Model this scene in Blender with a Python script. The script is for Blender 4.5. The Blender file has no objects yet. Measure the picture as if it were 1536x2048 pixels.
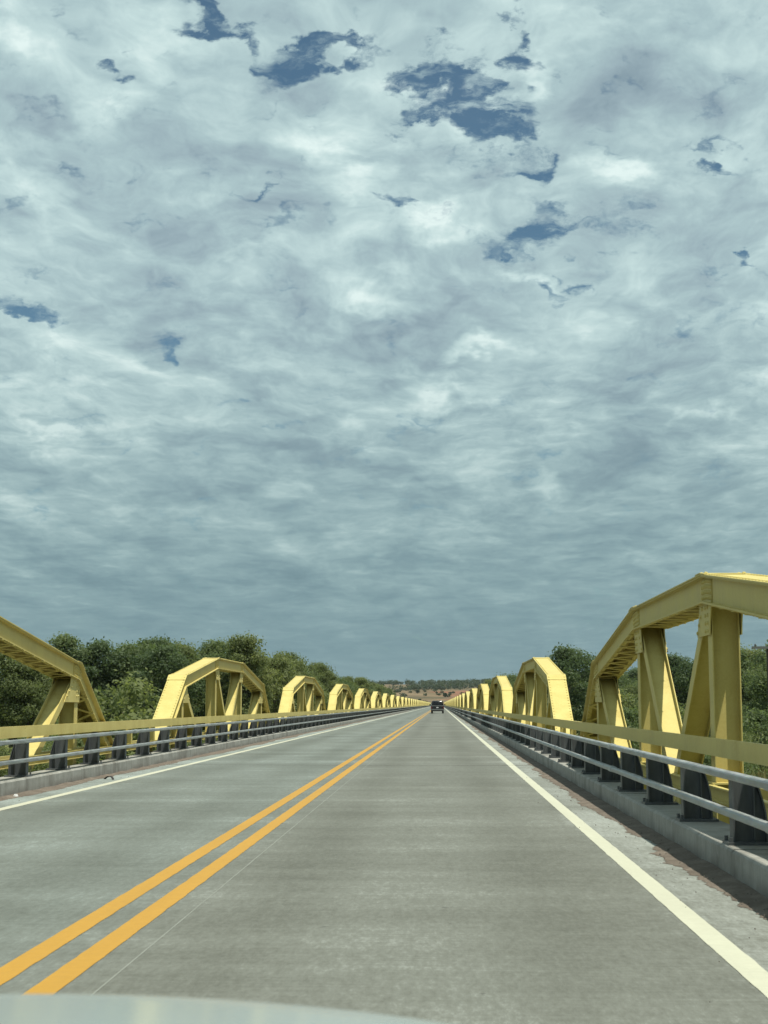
import bpy, math, random
from mathutils import Vector, Matrix, noise as mnoise

# ------------------------------------------------------------------ camera
scene = bpy.context.scene
COL = scene.collection
CAM_X, CAM_H = 2.06, 1.36
cam_data = bpy.data.cameras.new("camera")
cam = bpy.data.objects.new("camera", cam_data)
COL.objects.link(cam)
scene.camera = cam
cam.location = (CAM_X, 0.0, CAM_H)
cam.rotation_euler = (math.radians(90 + 7.134), 0.0, math.radians(2.07))
cam_data.sensor_fit = 'HORIZONTAL'
cam_data.sensor_width = 36.0
cam_data.lens = 72.1
cam_data.clip_start = 0.1
cam_data.clip_end = 40000.0
cam_data.dof.use_dof = True
cam_data.dof.focus_distance = 70.0
cam_data.dof.aperture_fstop = 11.0

# ------------------------------------------------------------------ exposure
scene.view_settings.view_transform = 'Standard'
scene.view_settings.look = 'None'
scene.view_settings.exposure = 0.25
scene.view_settings.gamma = 1.0
scene.view_settings.use_curve_mapping = False
scene.render.engine = 'CYCLES'
scene.cycles.use_denoising = True
scene.cycles.max_bounces = 6
scene.cycles.diffuse_bounces = 3
scene.cycles.glossy_bounces = 3
scene.cycles.transparent_max_bounces = 8
scene.cycles.volume_bounces = 0

# ------------------------------------------------------------------ sun
SUN_DIR = Vector((0.25, -0.22, 1.0)).normalized()
sun_data = bpy.data.lights.new("sun", 'SUN')
sun_data.energy = 4.9
sun_data.angle = math.radians(0.55)
sun_data.color = (1.0, 0.955, 0.82)
sun = bpy.data.objects.new("sun", sun_data)
COL.objects.link(sun)
sun.location = (0, 0, 60)
sun.rotation_euler = SUN_DIR.to_track_quat('Z', 'Y').to_euler()

# ------------------------------------------------------------------ node helpers
class NT:
    def __init__(self, tree):
        self.t = tree
        self.n = tree.nodes
        self.l = tree.links
    def _set(self, sock, v):
        if isinstance(v, bpy.types.NodeSocket):
            self.l.new(v, sock)
        elif v is not None:
            sock.default_value = v
    def m(self, op, a, b=None, c=None, clamp=False):
        nd = self.n.new('ShaderNodeMath'); nd.operation = op; nd.use_clamp = clamp
        self._set(nd.inputs[0], a); self._set(nd.inputs[1], b); self._set(nd.inputs[2], c)
        return nd.outputs[0]
    def v(self, op, a, b=None, scale=None):
        nd = self.n.new('ShaderNodeVectorMath'); nd.operation = op
        self._set(nd.inputs[0], a); self._set(nd.inputs[1], b)
        if scale is not None: self._set(nd.inputs['Scale'], scale)
        return nd.outputs['Value'] if op in ('LENGTH', 'DOT_PRODUCT', 'DISTANCE') else nd.outputs[0]
    def xyz(self, x, y, z):
        nd = self.n.new('ShaderNodeCombineXYZ')
        self._set(nd.inputs[0], x); self._set(nd.inputs[1], y); self._set(nd.inputs[2], z)
        return nd.outputs[0]
    def sep(self, v):
        nd = self.n.new('ShaderNodeSeparateXYZ'); self._set(nd.inputs[0], v)
        return nd.outputs[0], nd.outputs[1], nd.outputs[2]
    def mapping(self, v, loc=(0, 0, 0), rot=(0, 0, 0), scale=(1, 1, 1), kind='POINT'):
        nd = self.n.new('ShaderNodeMapping'); nd.vector_type = kind
        self._set(nd.inputs['Vector'], v)
        nd.inputs['Location'].default_value = loc
        nd.inputs['Rotation'].default_value = rot
        nd.inputs['Scale'].default_value = scale
        return nd.outputs[0]
    def noise(self, v, scale, detail=4, rough=0.5, dist=0.0, lac=2.0, color=False, dim='3D', w=None):
        nd = self.n.new('ShaderNodeTexNoise'); nd.noise_dimensions = dim
        if v is not None: self._set(nd.inputs['Vector'], v)
        nd.inputs['Scale'].default_value = scale
        nd.inputs['Detail'].default_value = detail
        nd.inputs['Roughness'].default_value = rough
        nd.inputs['Lacunarity'].default_value = lac
        nd.inputs['Distortion'].default_value = dist
        return nd.outputs['Color'] if color else nd.outputs[0]
    def voronoi(self, v, scale, feature='F1', out='Distance', rand=1.0):
        nd = self.n.new('ShaderNodeTexVoronoi'); nd.feature = feature
        self._set(nd.inputs['Vector'], v)
        nd.inputs['Scale'].default_value = scale
        nd.inputs['Randomness'].default_value = rand
        return nd.outputs[out]
    def rng(self, v, a, b, c=0.0, d=1.0, smooth=True):
        nd = self.n.new('ShaderNodeMapRange')
        nd.interpolation_type = 'SMOOTHSTEP' if smooth else 'LINEAR'
        nd.clamp = True
        self._set(nd.inputs['Value'], v)
        nd.inputs['From Min'].default_value = a; nd.inputs['From Max'].default_value = b
        nd.inputs['To Min'].default_value = c; nd.inputs['To Max'].default_value = d
        return nd.outputs[0]
    def ramp(self, v, stops, interp='LINEAR'):
        nd = self.n.new('ShaderNodeValToRGB'); self._set(nd.inputs[0], v)
        cr = nd.color_ramp; cr.interpolation = interp
        while len(cr.elements) < len(stops): cr.elements.new(0.5)
        for e, (p, c) in zip(cr.elements, stops):
            e.position = p; e.color = (c[0], c[1], c[2], 1.0)
        return nd.outputs[0]
    def mix(self, f, a, b, mode='MIX'):
        nd = self.n.new('ShaderNodeMix'); nd.data_type = 'RGBA'; nd.blend_type = mode
        self._set(nd.inputs[0], f)
        for s, v in ((nd.inputs[6], a), (nd.inputs[7], b)):
            if isinstance(v, tuple) and len(v) == 3: v = (*v, 1.0)
            self._set(s, v)
        return nd.outputs[2]
    def bump(self, h, strength=0.3, dist=0.02):
        nd = self.n.new('ShaderNodeBump')
        nd.inputs['Strength'].default_value = strength; nd.inputs['Distance'].default_value = dist
        self._set(nd.inputs['Height'], h)
        return nd.outputs[0]

def srgb(r, g, b):
    f = lambda c: (c / 255 / 12.92) if c / 255 <= 0.04045 else ((c / 255 + 0.055) / 1.055) ** 2.4
    return (f(r), f(g), f(b))

# ------------------------------------------------------------------ sky: clear sky above one broken sheet of cloud
world = bpy.data.worlds.new("World")
scene.world = world
world.use_nodes = True
world.node_tree.nodes.clear()
W = NT(world.node_tree)
SKY_STRENGTH = 0.1
out = W.n.new('ShaderNodeOutputWorld')
bg = W.n.new('ShaderNodeBackground'); bg.inputs['Strength'].default_value = SKY_STRENGTH
W.l.new(bg.outputs[0], out.inputs[0])
skyt = W.n.new('ShaderNodeTexSky')
skyt.sky_type = 'NISHITA'; skyt.sun_disc = False
skyt.sun_elevation = math.asin(SUN_DIR.z)
skyt.sun_rotation = math.atan2(SUN_DIR.x, SUN_DIR.y)
skyt.altitude = 300; skyt.air_density = 1.0; skyt.dust_density = 0.6; skyt.ozone_density = 2.0
tc = W.n.new('ShaderNodeTexCoord')
D = tc.outputs['Generated']
dx, dy, dz = W.sep(D)
zc = W.m('MAXIMUM', dz, 0.0)
inv = W.m('DIVIDE', 1.0, W.m('ADD', zc, 0.10))
P = W.xyz(W.m('MULTIPLY', dx, inv), W.m('MULTIPLY', W.m('MULTIPLY', dy, inv), 0.55), 0.0)
warpn = W.v('SUBTRACT', W.noise(P, 2.3, 4, 0.6, color=True), (0.5, 0.5, 0.5))
Pw = W.v('ADD', P, W.v('SCALE', warpn, scale=0.22))
# where the sheet opens or thickens, as tangents of direction (east/north, up/north)
yd = W.m('MAXIMUM', dy, 0.05)
G = W.xyz(W.m('DIVIDE', dx, yd), W.m('DIVIDE', dz, yd), 0.0)
gw = W.v('SUBTRACT', W.noise(W.v('MULTIPLY', G, (1.0, 1.5, 1.0)), 26.0, 5, 0.54, color=True), (0.5, 0.5, 0.5))
gw2 = W.v('SUBTRACT', W.noise(G, 7.0, 3, 0.5, color=True), (0.5, 0.5, 0.5))
Gw = W.v('ADD', W.v('ADD', G, W.v('SCALE', gw, scale=0.078)), W.v('SCALE', gw2, scale=0.035))
def blobs(lst, vec, fall=1.5):
    acc = None
    for (cx, cz, rx, rz, a, s) in lst:
        q = W.mapping(vec, loc=(cx, cz, 0), rot=(0, 0, math.radians(a)), scale=(rx, rz, 1), kind='TEXTURE')
        e = W.rng(W.v('LENGTH', q), 0.0, fall, s, 0.0)
        acc = e if acc is None else W.m('ADD', acc, e)
    return acc
HOLES = [
    (-0.1522, 0.4695, 0.0244, 0.0091, -35, 1),
    (-0.1089, 0.4418, 0.0202, 0.0124, 0, 1),
    (-0.0799, 0.4532, 0.0244, 0.0078, -5, 0.9),
    (0.0187, 0.4061, 0.0455, 0.0244, -50, 1.15),
    (0.0553, 0.4446, 0.0065, 0.0146, 0, 0.8),
    (-0.0168, 0.4014, 0.0211, 0.0052, -8, 0.9),
    (0.0688, 0.3581, 0.013, 0.0059, 15, 0.9),
    (-0.022, 0.3304, 0.0098, 0.0046, -10, 0.8),
    (0.0716, 0.3154, 0.0488, 0.0104, 10, 1),
    (0.0709, 0.2668, 0.0111, 0.0049, -12, 0.9),
    (0.184, 0.3611, 0.013, 0.0046, 0, 0.9),
    (0.1961, 0.3797, 0.0195, 0.0052, 0, 0.6),
    (-0.2809, 0.2564, 0.0202, 0.0091, -25, 0.95),
    (-0.1807, 0.2281, 0.0098, 0.0042, -30, 0.7),
    (0.0498, 0.4732, 0.0078, 0.0046, 0, 0.8),
    (0.1725, 0.3006, 0.0091, 0.0033, 0, 0.6),
    (0.1988, 0.2975, 0.0078, 0.0033, 0, 0.7),
    (-0.1115, 0.3464, 0.0078, 0.0039, 0, 0.6),
    (0.0826, 0.2752, 0.013, 0.0046, -20, 0.6),
    (-0.224, 0.4347, 0.0163, 0.0033, 20, 0.5),
]
PUFFS = [
    (-0.0422, 0.2747, 0.0276, 0.0179, 0, 0.85),
    (0.1322, 0.3555, 0.0293, 0.0111, -5, 1),
    (-0.2924, 0.4682, 0.0228, 0.013, -10, 0.7),
    (-0.2201, 0.4168, 0.0423, 0.0195, 10, 0.7),
    (0.0308, 0.2332, 0.0244, 0.0091, 0, 0.9),
    (0.071, 0.1426, 0.015, 0.0078, 0, 0.45),
    (-0.2551, 0.1772, 0.0325, 0.0072, -3, 0.9),
    (0.0646, 0.4302, 0.013, 0.0228, -10, 0.9),
    (0.0075, 0.1996, 0.0293, 0.0078, 0, 0.7),
    (-0.183, 0.4556, 0.039, 0.0195, 0, 0.6),
    (-0.0795, 0.3723, 0.0325, 0.013, -15, 0.6),
    (-0.0591, 0.3405, 0.039, 0.0098, -10, 0.6),
    (-0.0019, 0.319, 0.0195, 0.013, -10, 0.8),
    (0.0545, 0.2806, 0.0195, 0.0078, -25, 0.8),
    (-0.2709, 0.3819, 0.026, 0.013, 0, 0.5),
    (-0.1263, 0.3066, 0.0195, 0.0081, -10, 0.6),
    (0.1711, 0.1818, 0.026, 0.0059, 10, 0.6),
    (0.1275, 0.4576, 0.0488, 0.013, 0, 0.4),
    (-0.2767, 0.3467, 0.0293, 0.013, 0, 0.5),
]
SHADES = [
    (0.1468, 0.4148, 0.0715, 0.0228, 5, 0.9),
    (-0.0797, 0.4111, 0.039, 0.0163, 0, 0.7),
    (-0.2612, 0.4067, 0.0293, 0.013, 0, 0.8),
    (-0.1492, 0.2552, 0.0585, 0.0163, 0, 0.7),
    (-0.0222, 0.254, 0.0585, 0.0098, 0, 0.6),
    (-0.0591, 0.3615, 0.0195, 0.0065, -20, 0.5),
    (-0.1925, 0.2282, 0.0455, 0.0098, -5, 0.5),
    (-0.2063, 0.0843, 0.1625, 0.013, -3, 0.5),
    (-0.009, 0.22, 0.0488, 0.0081, 0, 0.5),
    (-0.2811, 0.3785, 0.0195, 0.013, 0, 0.4),
    (0.1996, 0.2689, 0.0195, 0.0195, 0, 0.3),
    (0.1538, 0.1388, 0.065, 0.013, 0, 0.4),
]
front = W.rng(dy, 0.05, 0.3)
gap = W.m('MULTIPLY', blobs(HOLES, Gw, 2.0), front)
puff = W.m('MULTIPLY', blobs(PUFFS, Gw), front)
shade = W.m('MULTIPLY', blobs(SHADES, Gw), front)
n_big = W.noise(Pw, 1.5, 3, 0.5)
n_mid = W.noise(Pw, 3.6, 5, 0.52)
n_fine = W.noise(W.v('ADD', Pw, W.v('SCALE', warpn, scale=0.10)), 9.0, 8, 0.63)
# cover of the sheet
n_wisp = W.noise(W.v('MULTIPLY', Gw, (1.0, 1.9, 1.0)), 24.0, 7, 0.57)
dens = W.m('ADD', W.m('MULTIPLY', W.m('SUBTRACT', n_wisp, 0.5), 4.6), W.m('MULTIPLY', W.m('SUBTRACT', n_fine, 0.5), 1.3))
dens = W.m('ADD', dens, W.m('SUBTRACT', 1.24, W.m('MULTIPLY', W.m('MINIMUM', gap, 1.0), 1.68)))
cover = W.rng(dens, -0.35, 0.85)
n_veil = W.noise(W.v('MULTIPLY', W.v('ADD', G, W.v('SCALE', gw, scale=0.03)), (1.0, 2.6, 1.0)), 30.0, 7, 0.60)
veil = W.rng(n_veil, 0.46, 0.72, 0.04, 0.72)
cover = W.m('ADD', cover, W.m('MULTIPLY', W.m('SUBTRACT', 1.0, cover), veil))
# how brightly the sheet is lit through
tone = W.m('ADD', W.m('MULTIPLY', W.m('SUBTRACT', n_mid, 0.5), 1.4), W.m('MULTIPLY', W.m('SUBTRACT', n_fine, 0.5), 1.05))
tone = W.m('ADD', tone, W.m('MULTIPLY', W.m('SUBTRACT', n_big, 0.5), 0.9))
n_rip = W.noise(W.v('MULTIPLY', Pw, (0.65, 1.7, 1.0)), 13.0, 5, 0.55)
tone = W.m('ADD', tone, W.m('MULTIPLY', W.m('SUBTRACT', n_rip, 0.5), W.rng(dz, 0.05, 0.32, 0.6, 0.5)))
tone = W.m('ADD', tone, W.m('MULTIPLY', puff, 0.42))
tone = W.m('SUBTRACT', tone, W.m('MULTIPLY', shade, 0.30))
tone = W.m('MULTIPLY', tone, W.rng(dz, 0.0, 0.22, 0.5, 1.0))
tone = W.m('ADD', tone, 0.56)
CS = 1.0 / SKY_STRENGTH / 2 ** 0.25
def cl(r, g, b):
    return tuple(c * CS for c in srgb(r, g, b))
f8 = lambda *c: cl(*c)
high = W.ramp(tone, [(0.0, srgb(133, 155, 167)), (0.25, srgb(153, 175, 184)), (0.5, srgb(172, 197, 201)), (0.75, srgb(197, 221, 221)), (1.0, srgb(228, 246, 243))])
low = W.ramp(tone, [(0.0, srgb(104, 133, 141)), (0.35, srgb(119, 148, 155)), (0.65, srgb(139, 167, 171)), (1.0, srgb(172, 197, 197))])
elev = W.rng(dz, 0.02, 0.30)
cloud = W.mix(elev, low, high)
# the air under the sheet near the horizon
hz = W.rng(dz, 0.0, 0.10, 0.75, 0.0)
cloud = W.mix(hz, cloud, srgb(114, 143, 152))
cloud = W.v('SCALE', cloud, scale=CS)
clear = W.v('MULTIPLY', skyt.outputs[0], (0.45, 0.60, 0.575))
lowcover = W.rng(dz, 0.0, 0.14, 1.0, 0.0)
cover = W.m('MAXIMUM', cover, lowcover)
final = W.mix(cover, clear, cloud)
W.l.new(final, bg.inputs['Color'])
world.cycles.sampling_method = 'MANUAL'
world.cycles.sample_map_resolution = 256

# ------------------------------------------------------------------ mesh helpers
random.seed(7)
class MB:
    """collects boxes, prisms and hexahedra; build() links them as one mesh object"""
    def __init__(self):
        self.v = []; self.f = []; self.mi = []
    def face(self, pts, mi=0):
        b = len(self.v); self.v += [tuple(p) for p in pts]
        self.f.append(tuple(range(b, b + len(pts)))); self.mi.append(mi)
    def hexa(self, p, mi=0):
        b = len(self.v); self.v += [tuple(q) for q in p]
        for q in ((0, 3, 2, 1), (4, 5, 6, 7), (0, 1, 5, 4), (1, 2, 6, 5), (2, 3, 7, 6), (3, 0, 4, 7)):
            self.f.append(tuple(b + i for i in q)); self.mi.append(mi)
        return self
    def box(self, x0, x1, y0, y1, z0, z1, mi=0):
        return self.hexa([(x0, y0, z0), (x1, y0, z0), (x1, y1, z0), (x0, y1, z0), (x0, y0, z1), (x1, y0, z1), (x1, y1, z1), (x0, y1, z1)], mi)
    def prism(self, poly, axis, a, b, mi=0):
        """poly: list of 2D points; extruded along axis ('x': (y,z), 'y': (x,z), 'z': (x,y)) from a to b"""
        def P(q, t):
            return (t, q[0], q[1]) if axis == 'x' else (q[0], t, q[1]) if axis == 'y' else (q[0], q[1], t)
        n = len(poly); s = len(self.v)
        self.v += [P(q, a) for q in poly] + [P(q, b) for q in poly]
        self.f.append(tuple(s + i for i in range(n))); self.mi.append(mi)
        self.f.append(tuple(s + n + i for i in reversed(range(n)))); self.mi.append(mi)
        for i in range(n):
            j = (i + 1) % n
            self.f.append((s + i, s + n + i, s + n + j, s + j)); self.mi.append(mi)
        return self
    def tube(self, pts, radii, sides=8, cap=True, mi=0):
        rings = []
        for i, p in enumerate(pts):
            p = Vector(p)
            d = (Vector(pts[min(i + 1, len(pts) - 1)]) - Vector(pts[max(i - 1, 0)])).normalized()
            a = d.orthogonal().normalized() if abs(d.z) > 0.99 else d.cross(Vector((0, 0, 1))).normalized()
            c = d.cross(a)
            s = len(self.v)
            for k in range(sides):
                t = 2 * math.pi * k / sides
                self.v.append(tuple(p + (a * math.cos(t) + c * math.sin(t)) * radii[i]))
            rings.append(s)
        for r0, r1 in zip(rings, rings[1:]):
            for k in range(sides):
                k2 = (k + 1) % sides
                self.f.append((r0 + k, r0 + k2, r1 + k2, r1 + k)); self.mi.append(mi)
        if cap:
            self.f.append(tuple(rings[0] + k for k in reversed(range(sides)))); self.mi.append(mi)
            self.f.append(tuple(rings[-1] + k for k in range(sides))); self.mi.append(mi)
        return self
    def dome(self, c, n, r, sides=6):
        """a rivet head: low dome at c along normal n"""
        c = Vector(c); n = Vector(n).normalized(); a = n.orthogonal().normalized(); b = n.cross(a)
        s = len(self.v)
        for (rr, h) in ((1.0, 0.0), (0.75, 0.5)):
            for k in range(sides):
                t = 2 * math.pi * k / sides
                self.v.append(tuple(c + (a * math.cos(t) + b * math.sin(t)) * r * rr + n * r * h * 1.1))
        self.v.append(tuple(c + n * r * 0.75))
        for k in range(sides):
            k2 = (k + 1) % sides
            self.f.append((s + k, s + k2, s + sides + k2, s + sides + k)); self.mi.append(0)
            self.f.append((s + sides + k, s + sides + k2, s + 2 * sides)); self.mi.append(0)
        return self
    def data(self, name, mats, smooth=False):
        me = bpy.data.meshes.new(name)
        me.from_pydata(self.v, [], self.f)
        if not isinstance(mats, (list, tuple)): mats = [mats]
        for m in mats: me.materials.append(m)
        if len(mats) > 1: me.polygons.foreach_set('material_index', self.mi)
        if smooth: me.polygons.foreach_set('use_smooth', [True] * len(me.polygons))
        me.update()
        return me
    def build(self, name, mats, parent=None, loc=None, smooth=False, fix=True):
        me = self.data(name, mats, smooth)
        if fix:
            import bmesh
            bm = bmesh.new(); bm.from_mesh(me)
            bmesh.ops.recalc_face_normals(bm, faces=bm.faces)
            bm.to_mesh(me); bm.free()
        return link(name, me, parent, loc)

def link(name, data, parent=None, loc=None):
    o = bpy.data.objects.new(name, data)
    COL.objects.link(o)
    if parent is not None: o.parent = parent
    if loc is not None: o.location = loc
    return o
def tag(o, label=None, cat=None, group=None, kind=None):
    if label: o['label'] = label
    if cat: o['category'] = cat
    if group: o['group'] = group
    if kind: o['kind'] = kind
    return o
def empty(name, loc=(0, 0, 0), rz=0.0):
    o = bpy.data.objects.new(name, None)
    COL.objects.link(o); o.location = loc; o.rotation_euler = (0, 0, rz); o.empty_display_size = 0.3
    return o
KIDS = {}
def copy_tree(o, parent=None):
    c = o.copy(); COL.objects.link(c)
    if parent is not None: c.parent = parent
    for ch in KIDS.get(o.name, ()):
        copy_tree(ch, c)
    return c
def index_kids():
    KIDS.clear()
    for o in bpy.data.objects:
        if o.parent is not None: KIDS.setdefault(o.parent.name, []).append(o)

# ------------------------------------------------------------------ materials
def mat(name, fn, rough=0.6, metallic=0.0, spec=0.5):
    m = bpy.data.materials.new(name); m.use_nodes = True
    t = NT(m.node_tree); p = t.n['Principled BSDF']
    p.inputs['Roughness'].default_value = rough
    p.inputs['Metallic'].default_value = metallic
    p.inputs['Specular IOR Level'].default_value = spec
    geo = t.n.new('ShaderNodeNewGeometry')
    fn(t, p, geo.outputs['Position'])
    return m
def setc(t, p, c):
    if isinstance(c, tuple): p.inputs['Base Color'].default_value = (*c, 1.0) if len(c) == 3 else c
    else: t.l.new(c, p.inputs['Base Color'])
def seth(t, p, n): t.l.new(n, p.inputs['Normal'])
def setr(t, p, r): t.l.new(r, p.inputs['Roughness'])

def f_deck(t, p, pos):
    x, y, z = t.sep(pos)
    broom = t.noise(t.v('MULTIPLY', pos, (1.3, 26.0, 1.0)), 1.0, 5, 0.62)
    fine = t.noise(t.v('MULTIPLY', pos, (1.0, 0.3, 1.0)), 30.0, 6, 0.8)
    bands = t.noise(t.v('MULTIPLY', pos, (0.10, 0.42, 1.0)), 1.0, 5, 0.60)
    bands2 = t.noise(t.v('MULTIPLY', pos, (0.22, 1.9, 1.0)), 1.0, 4, 0.58)
    blot = t.noise(t.v('MULTIPLY', pos, (0.8, 0.25, 1.0)), 1.0, 4, 0.55)
    v = t.m('ADD', t.m('MULTIPLY', t.m('SUBTRACT', bands, 0.5), 0.70), t.m('MULTIPLY', t.m('SUBTRACT', bands2, 0.5), 0.36))
    v = t.m('ADD', v, t.m('MULTIPLY', t.m('SUBTRACT', broom, 0.5), 0.36))
    v = t.m('ADD', v, t.m('MULTIPLY', t.m('SUBTRACT', fine, 0.5), 0.95))
    grain = t.noise(t.v('MULTIPLY', pos, (1.6, 0.35, 1.0)), 7.5, 6, 0.76)
    v = t.m('ADD', v, t.m('MULTIPLY', t.m('SUBTRACT', grain, 0.5), 0.62))
    v = t.m('ADD', v, t.m('MULTIPLY', t.m('SUBTRACT', blot, 0.5), 0.45))
    # rubber and oil worn into the wheel paths of both lanes
    ax = t.m('ABSOLUTE', x)
    w1 = t.rng(t.m('ABSOLUTE', t.m('SUBTRACT', ax, 0.95)), 0.0, 0.62, 1.0, 0.0)
    w2 = t.rng(t.m('ABSOLUTE', t.m('SUBTRACT', ax, 2.75)), 0.0, 0.62, 1.0, 0.0)
    w = t.m('MULTIPLY', t.m('ADD', w1, w2), t.rng(t.noise(t.v('MULTIPLY', pos, (0.6, 0.06, 1)), 1.0, 3, 0.5), 0.3, 0.7, 0.3, 1.0))
    v = t.m('SUBTRACT', v, t.m('MULTIPLY', w, 0.20))
    edge = t.rng(t.m('ADD', ax, t.m('MULTIPLY', t.m('SUBTRACT', blot, 0.5), 0.5)), 3.45, 3.85, 0.0, 1.0)
    v = t.m('ADD', v, t.m('MULTIPLY', edge, 0.26))
    v = t.m('ADD', v, 0.5)
    c = t.ramp(v, [(0.0, (0.070, 0.072, 0.060)), (0.35, (0.107, 0.111, 0.095)), (0.6, (0.142, 0.149, 0.131)), (1.0, (0.270, 0.288, 0.268))])
    # the left lane is the cooler, cleaner pour
    left = t.rng(x, -0.6, 0.5, 1.0, 0.0)
    c = t.mix(left, c, t.mix(1.0, c, (1.03, 1.10, 1.14), 'MULTIPLY'))
    spots = t.noise(pos, 5.0, 3, 0.6)
    c = t.mix(t.rng(spots, 0.70, 0.74, 0.0, 0.6), c, (0.05, 0.05, 0.045))
    setc(t, p, c)
    seth(t, p, t.bump(t.m('ADD', broom, t.m('MULTIPLY', fine, 0.6)), 0.35, 0.006))
M_deck = mat('concrete_deck', f_deck, 0.78, spec=0.22)

def f_kerb(t, p, pos):
    streak = t.noise(t.v('MULTIPLY', pos, (5.0, 5.0, 1.6)), 1.0, 7, 0.70)
    patch = t.noise(pos, 1.3, 5, 0.6)
    fine = t.noise(pos, 38.0, 4, 0.7)
    v = t.m('ADD', t.m('MULTIPLY', streak, 0.55), t.m('ADD', t.m('MULTIPLY', patch, 0.35), t.m('MULTIPLY', fine, 0.25)))
    c = t.ramp(v, [(0.30, (0.12, 0.117, 0.103)), (0.55, (0.23, 0.23, 0.21)), (0.85, (0.37, 0.37, 0.345))])
    stain = t.rng(t.noise(t.v('MULTIPLY', pos, (1.2, 1.2, 0.5)), 1.0, 6, 0.68), 0.50, 0.66, 0.0, 0.55)
    c = t.mix(stain, c, (0.085, 0.075, 0.062))
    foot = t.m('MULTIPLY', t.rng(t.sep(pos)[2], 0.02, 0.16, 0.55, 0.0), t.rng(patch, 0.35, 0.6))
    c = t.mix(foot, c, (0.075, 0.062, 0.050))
    chip = t.rng(t.noise(pos, 9.0, 4, 0.6), 0.66, 0.70, 0.0, 0.5)
    c = t.mix(chip, c, (0.34, 0.335, 0.31))
    setc(t, p, c)
    seth(t, p, t.bump(t.m('ADD', t.m('MULTIPLY', streak, 0.4), fine), 0.5, 0.008))
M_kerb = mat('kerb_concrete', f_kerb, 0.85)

def f_sand(t, p, pos):
    a = t.noise(pos, 30.0, 6, 0.8); b = t.noise(pos, 3.0, 4, 0.6)
    c = t.ramp(t.m('ADD', t.m('MULTIPLY', a, 0.6), t.m('MULTIPLY', b, 0.5)), [(0.3, (0.068, 0.056, 0.045)), (0.55, (0.132, 0.109, 0.089)), (0.8, (0.25, 0.215, 0.182))])
    setc(t, p, c); seth(t, p, t.bump(a, 0.9, 0.012))
M_sand = mat('red_sand', f_sand, 0.95, spec=0.2)

def paint(col, wear):
    def f(t, p, pos):
        n = t.noise(pos, 14.0, 6, 0.7); b = t.noise(t.v('MULTIPLY', pos, (3.0, 0.5, 1)), 1.0, 4, 0.6)
        br = t.noise(t.v('MULTIPLY', pos, (1.0, 30.0, 1.0)), 1.0, 4, 0.6)
        v = t.m('ADD', t.m('MULTIPLY', n, 0.4), t.m('ADD', t.m('MULTIPLY', b, 0.35), t.m('MULTIPLY', br, 0.25)))
        c = t.mix(t.rng(v, 0.35, 0.7), tuple(q * 0.86 for q in col), col)
        c = t.mix(t.rng(v, wear, wear - 0.09), c, (0.24, 0.24, 0.21))
        dirt = t.rng(t.noise(t.v('MULTIPLY', pos, (9.0, 2.5, 1)), 1.0, 6, 0.72), 0.56, 0.74, 0.0, 0.45)
        c = t.mix(dirt, c, tuple(q * 0.62 for q in col))
        setc(t, p, c); seth(t, p, t.bump(n, 0.3, 0.004))
    return f
M_white = mat('white_line_paint', paint((0.48, 0.48, 0.375), 0.34), 0.6)
M_yellowline = mat('yellow_line_paint', paint((0.41, 0.217, 0.014), 0.40), 0.6)
M_joint = mat('joint_seal', lambda t, p, pos: setc(t, p, t.mix(t.noise(pos, 4.0, 3), (0.14, 0.15, 0.13), (0.23, 0.24, 0.215))), 0.8)
M_jointdark = mat('joint_gap', lambda t, p, pos: setc(t, p, t.mix(t.noise(pos, 9.0, 3), (0.06, 0.06, 0.055), (0.14, 0.135, 0.12))), 0.8)

def f_yellow(t, p, pos):
    a = t.noise(pos, 2.2, 5, 0.6); b = t.noise(t.v('MULTIPLY', pos, (14.0, 14.0, 2.0)), 1.0, 4, 0.6); c_ = t.noise(pos, 40.0, 3, 0.6)
    v = t.m('ADD', t.m('MULTIPLY', a, 0.5), t.m('ADD', t.m('MULTIPLY', b, 0.22), t.m('MULTIPLY', c_, 0.28)))
    c = t.ramp(v, [(0.30, (0.40, 0.315, 0.095)), (0.5, (0.495, 0.415, 0.148)), (0.75, (0.56, 0.485, 0.20))])
    rust = t.rng(t.noise(pos, 5.0, 7, 0.72), 0.71, 0.76, 0.0, 0.5)
    c = t.mix(rust, c, (0.26, 0.15, 0.05))
    setc(t, p, c)
    setr(t, p, t.rng(a, 0.3, 0.7, 0.50, 0.66))
    seth(t, p, t.bump(t.noise(pos, 11.0, 4, 0.6), 0.10, 0.01))
M_yellow = mat('yellow_steel_paint', f_yellow, 0.55, spec=0.22)

def f_post(t, p, pos):
    a = t.noise(t.v('MULTIPLY', pos, (12, 12, 2.5)), 1.0, 5, 0.65)
    setc(t, p, t.ramp(a, [(0.3, (0.045, 0.051, 0.054)), (0.6, (0.078, 0.087, 0.092)), (0.85, (0.14, 0.15, 0.155))]))
M_post = mat('dark_post_steel', f_post, 0.55)
def f_galv(t, p, pos):
    a = t.noise(t.v('MULTIPLY', pos, (20, 2.5, 20)), 1.0, 5, 0.65); b = t.voronoi(pos, 60.0, out='Color')
    c = t.ramp(a, [(0.3, (0.20, 0.215, 0.22)), (0.55, (0.33, 0.355, 0.36)), (0.85, (0.48, 0.505, 0.51))])
    setc(t, p, t.mix(0.12, c, b, 'SOFT_LIGHT')); setr(t, p, t.rng(a, 0.3, 0.7, 0.42, 0.62))
M_galv = mat('galvanised_steel', f_galv, 0.5, metallic=0.55)

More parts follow.
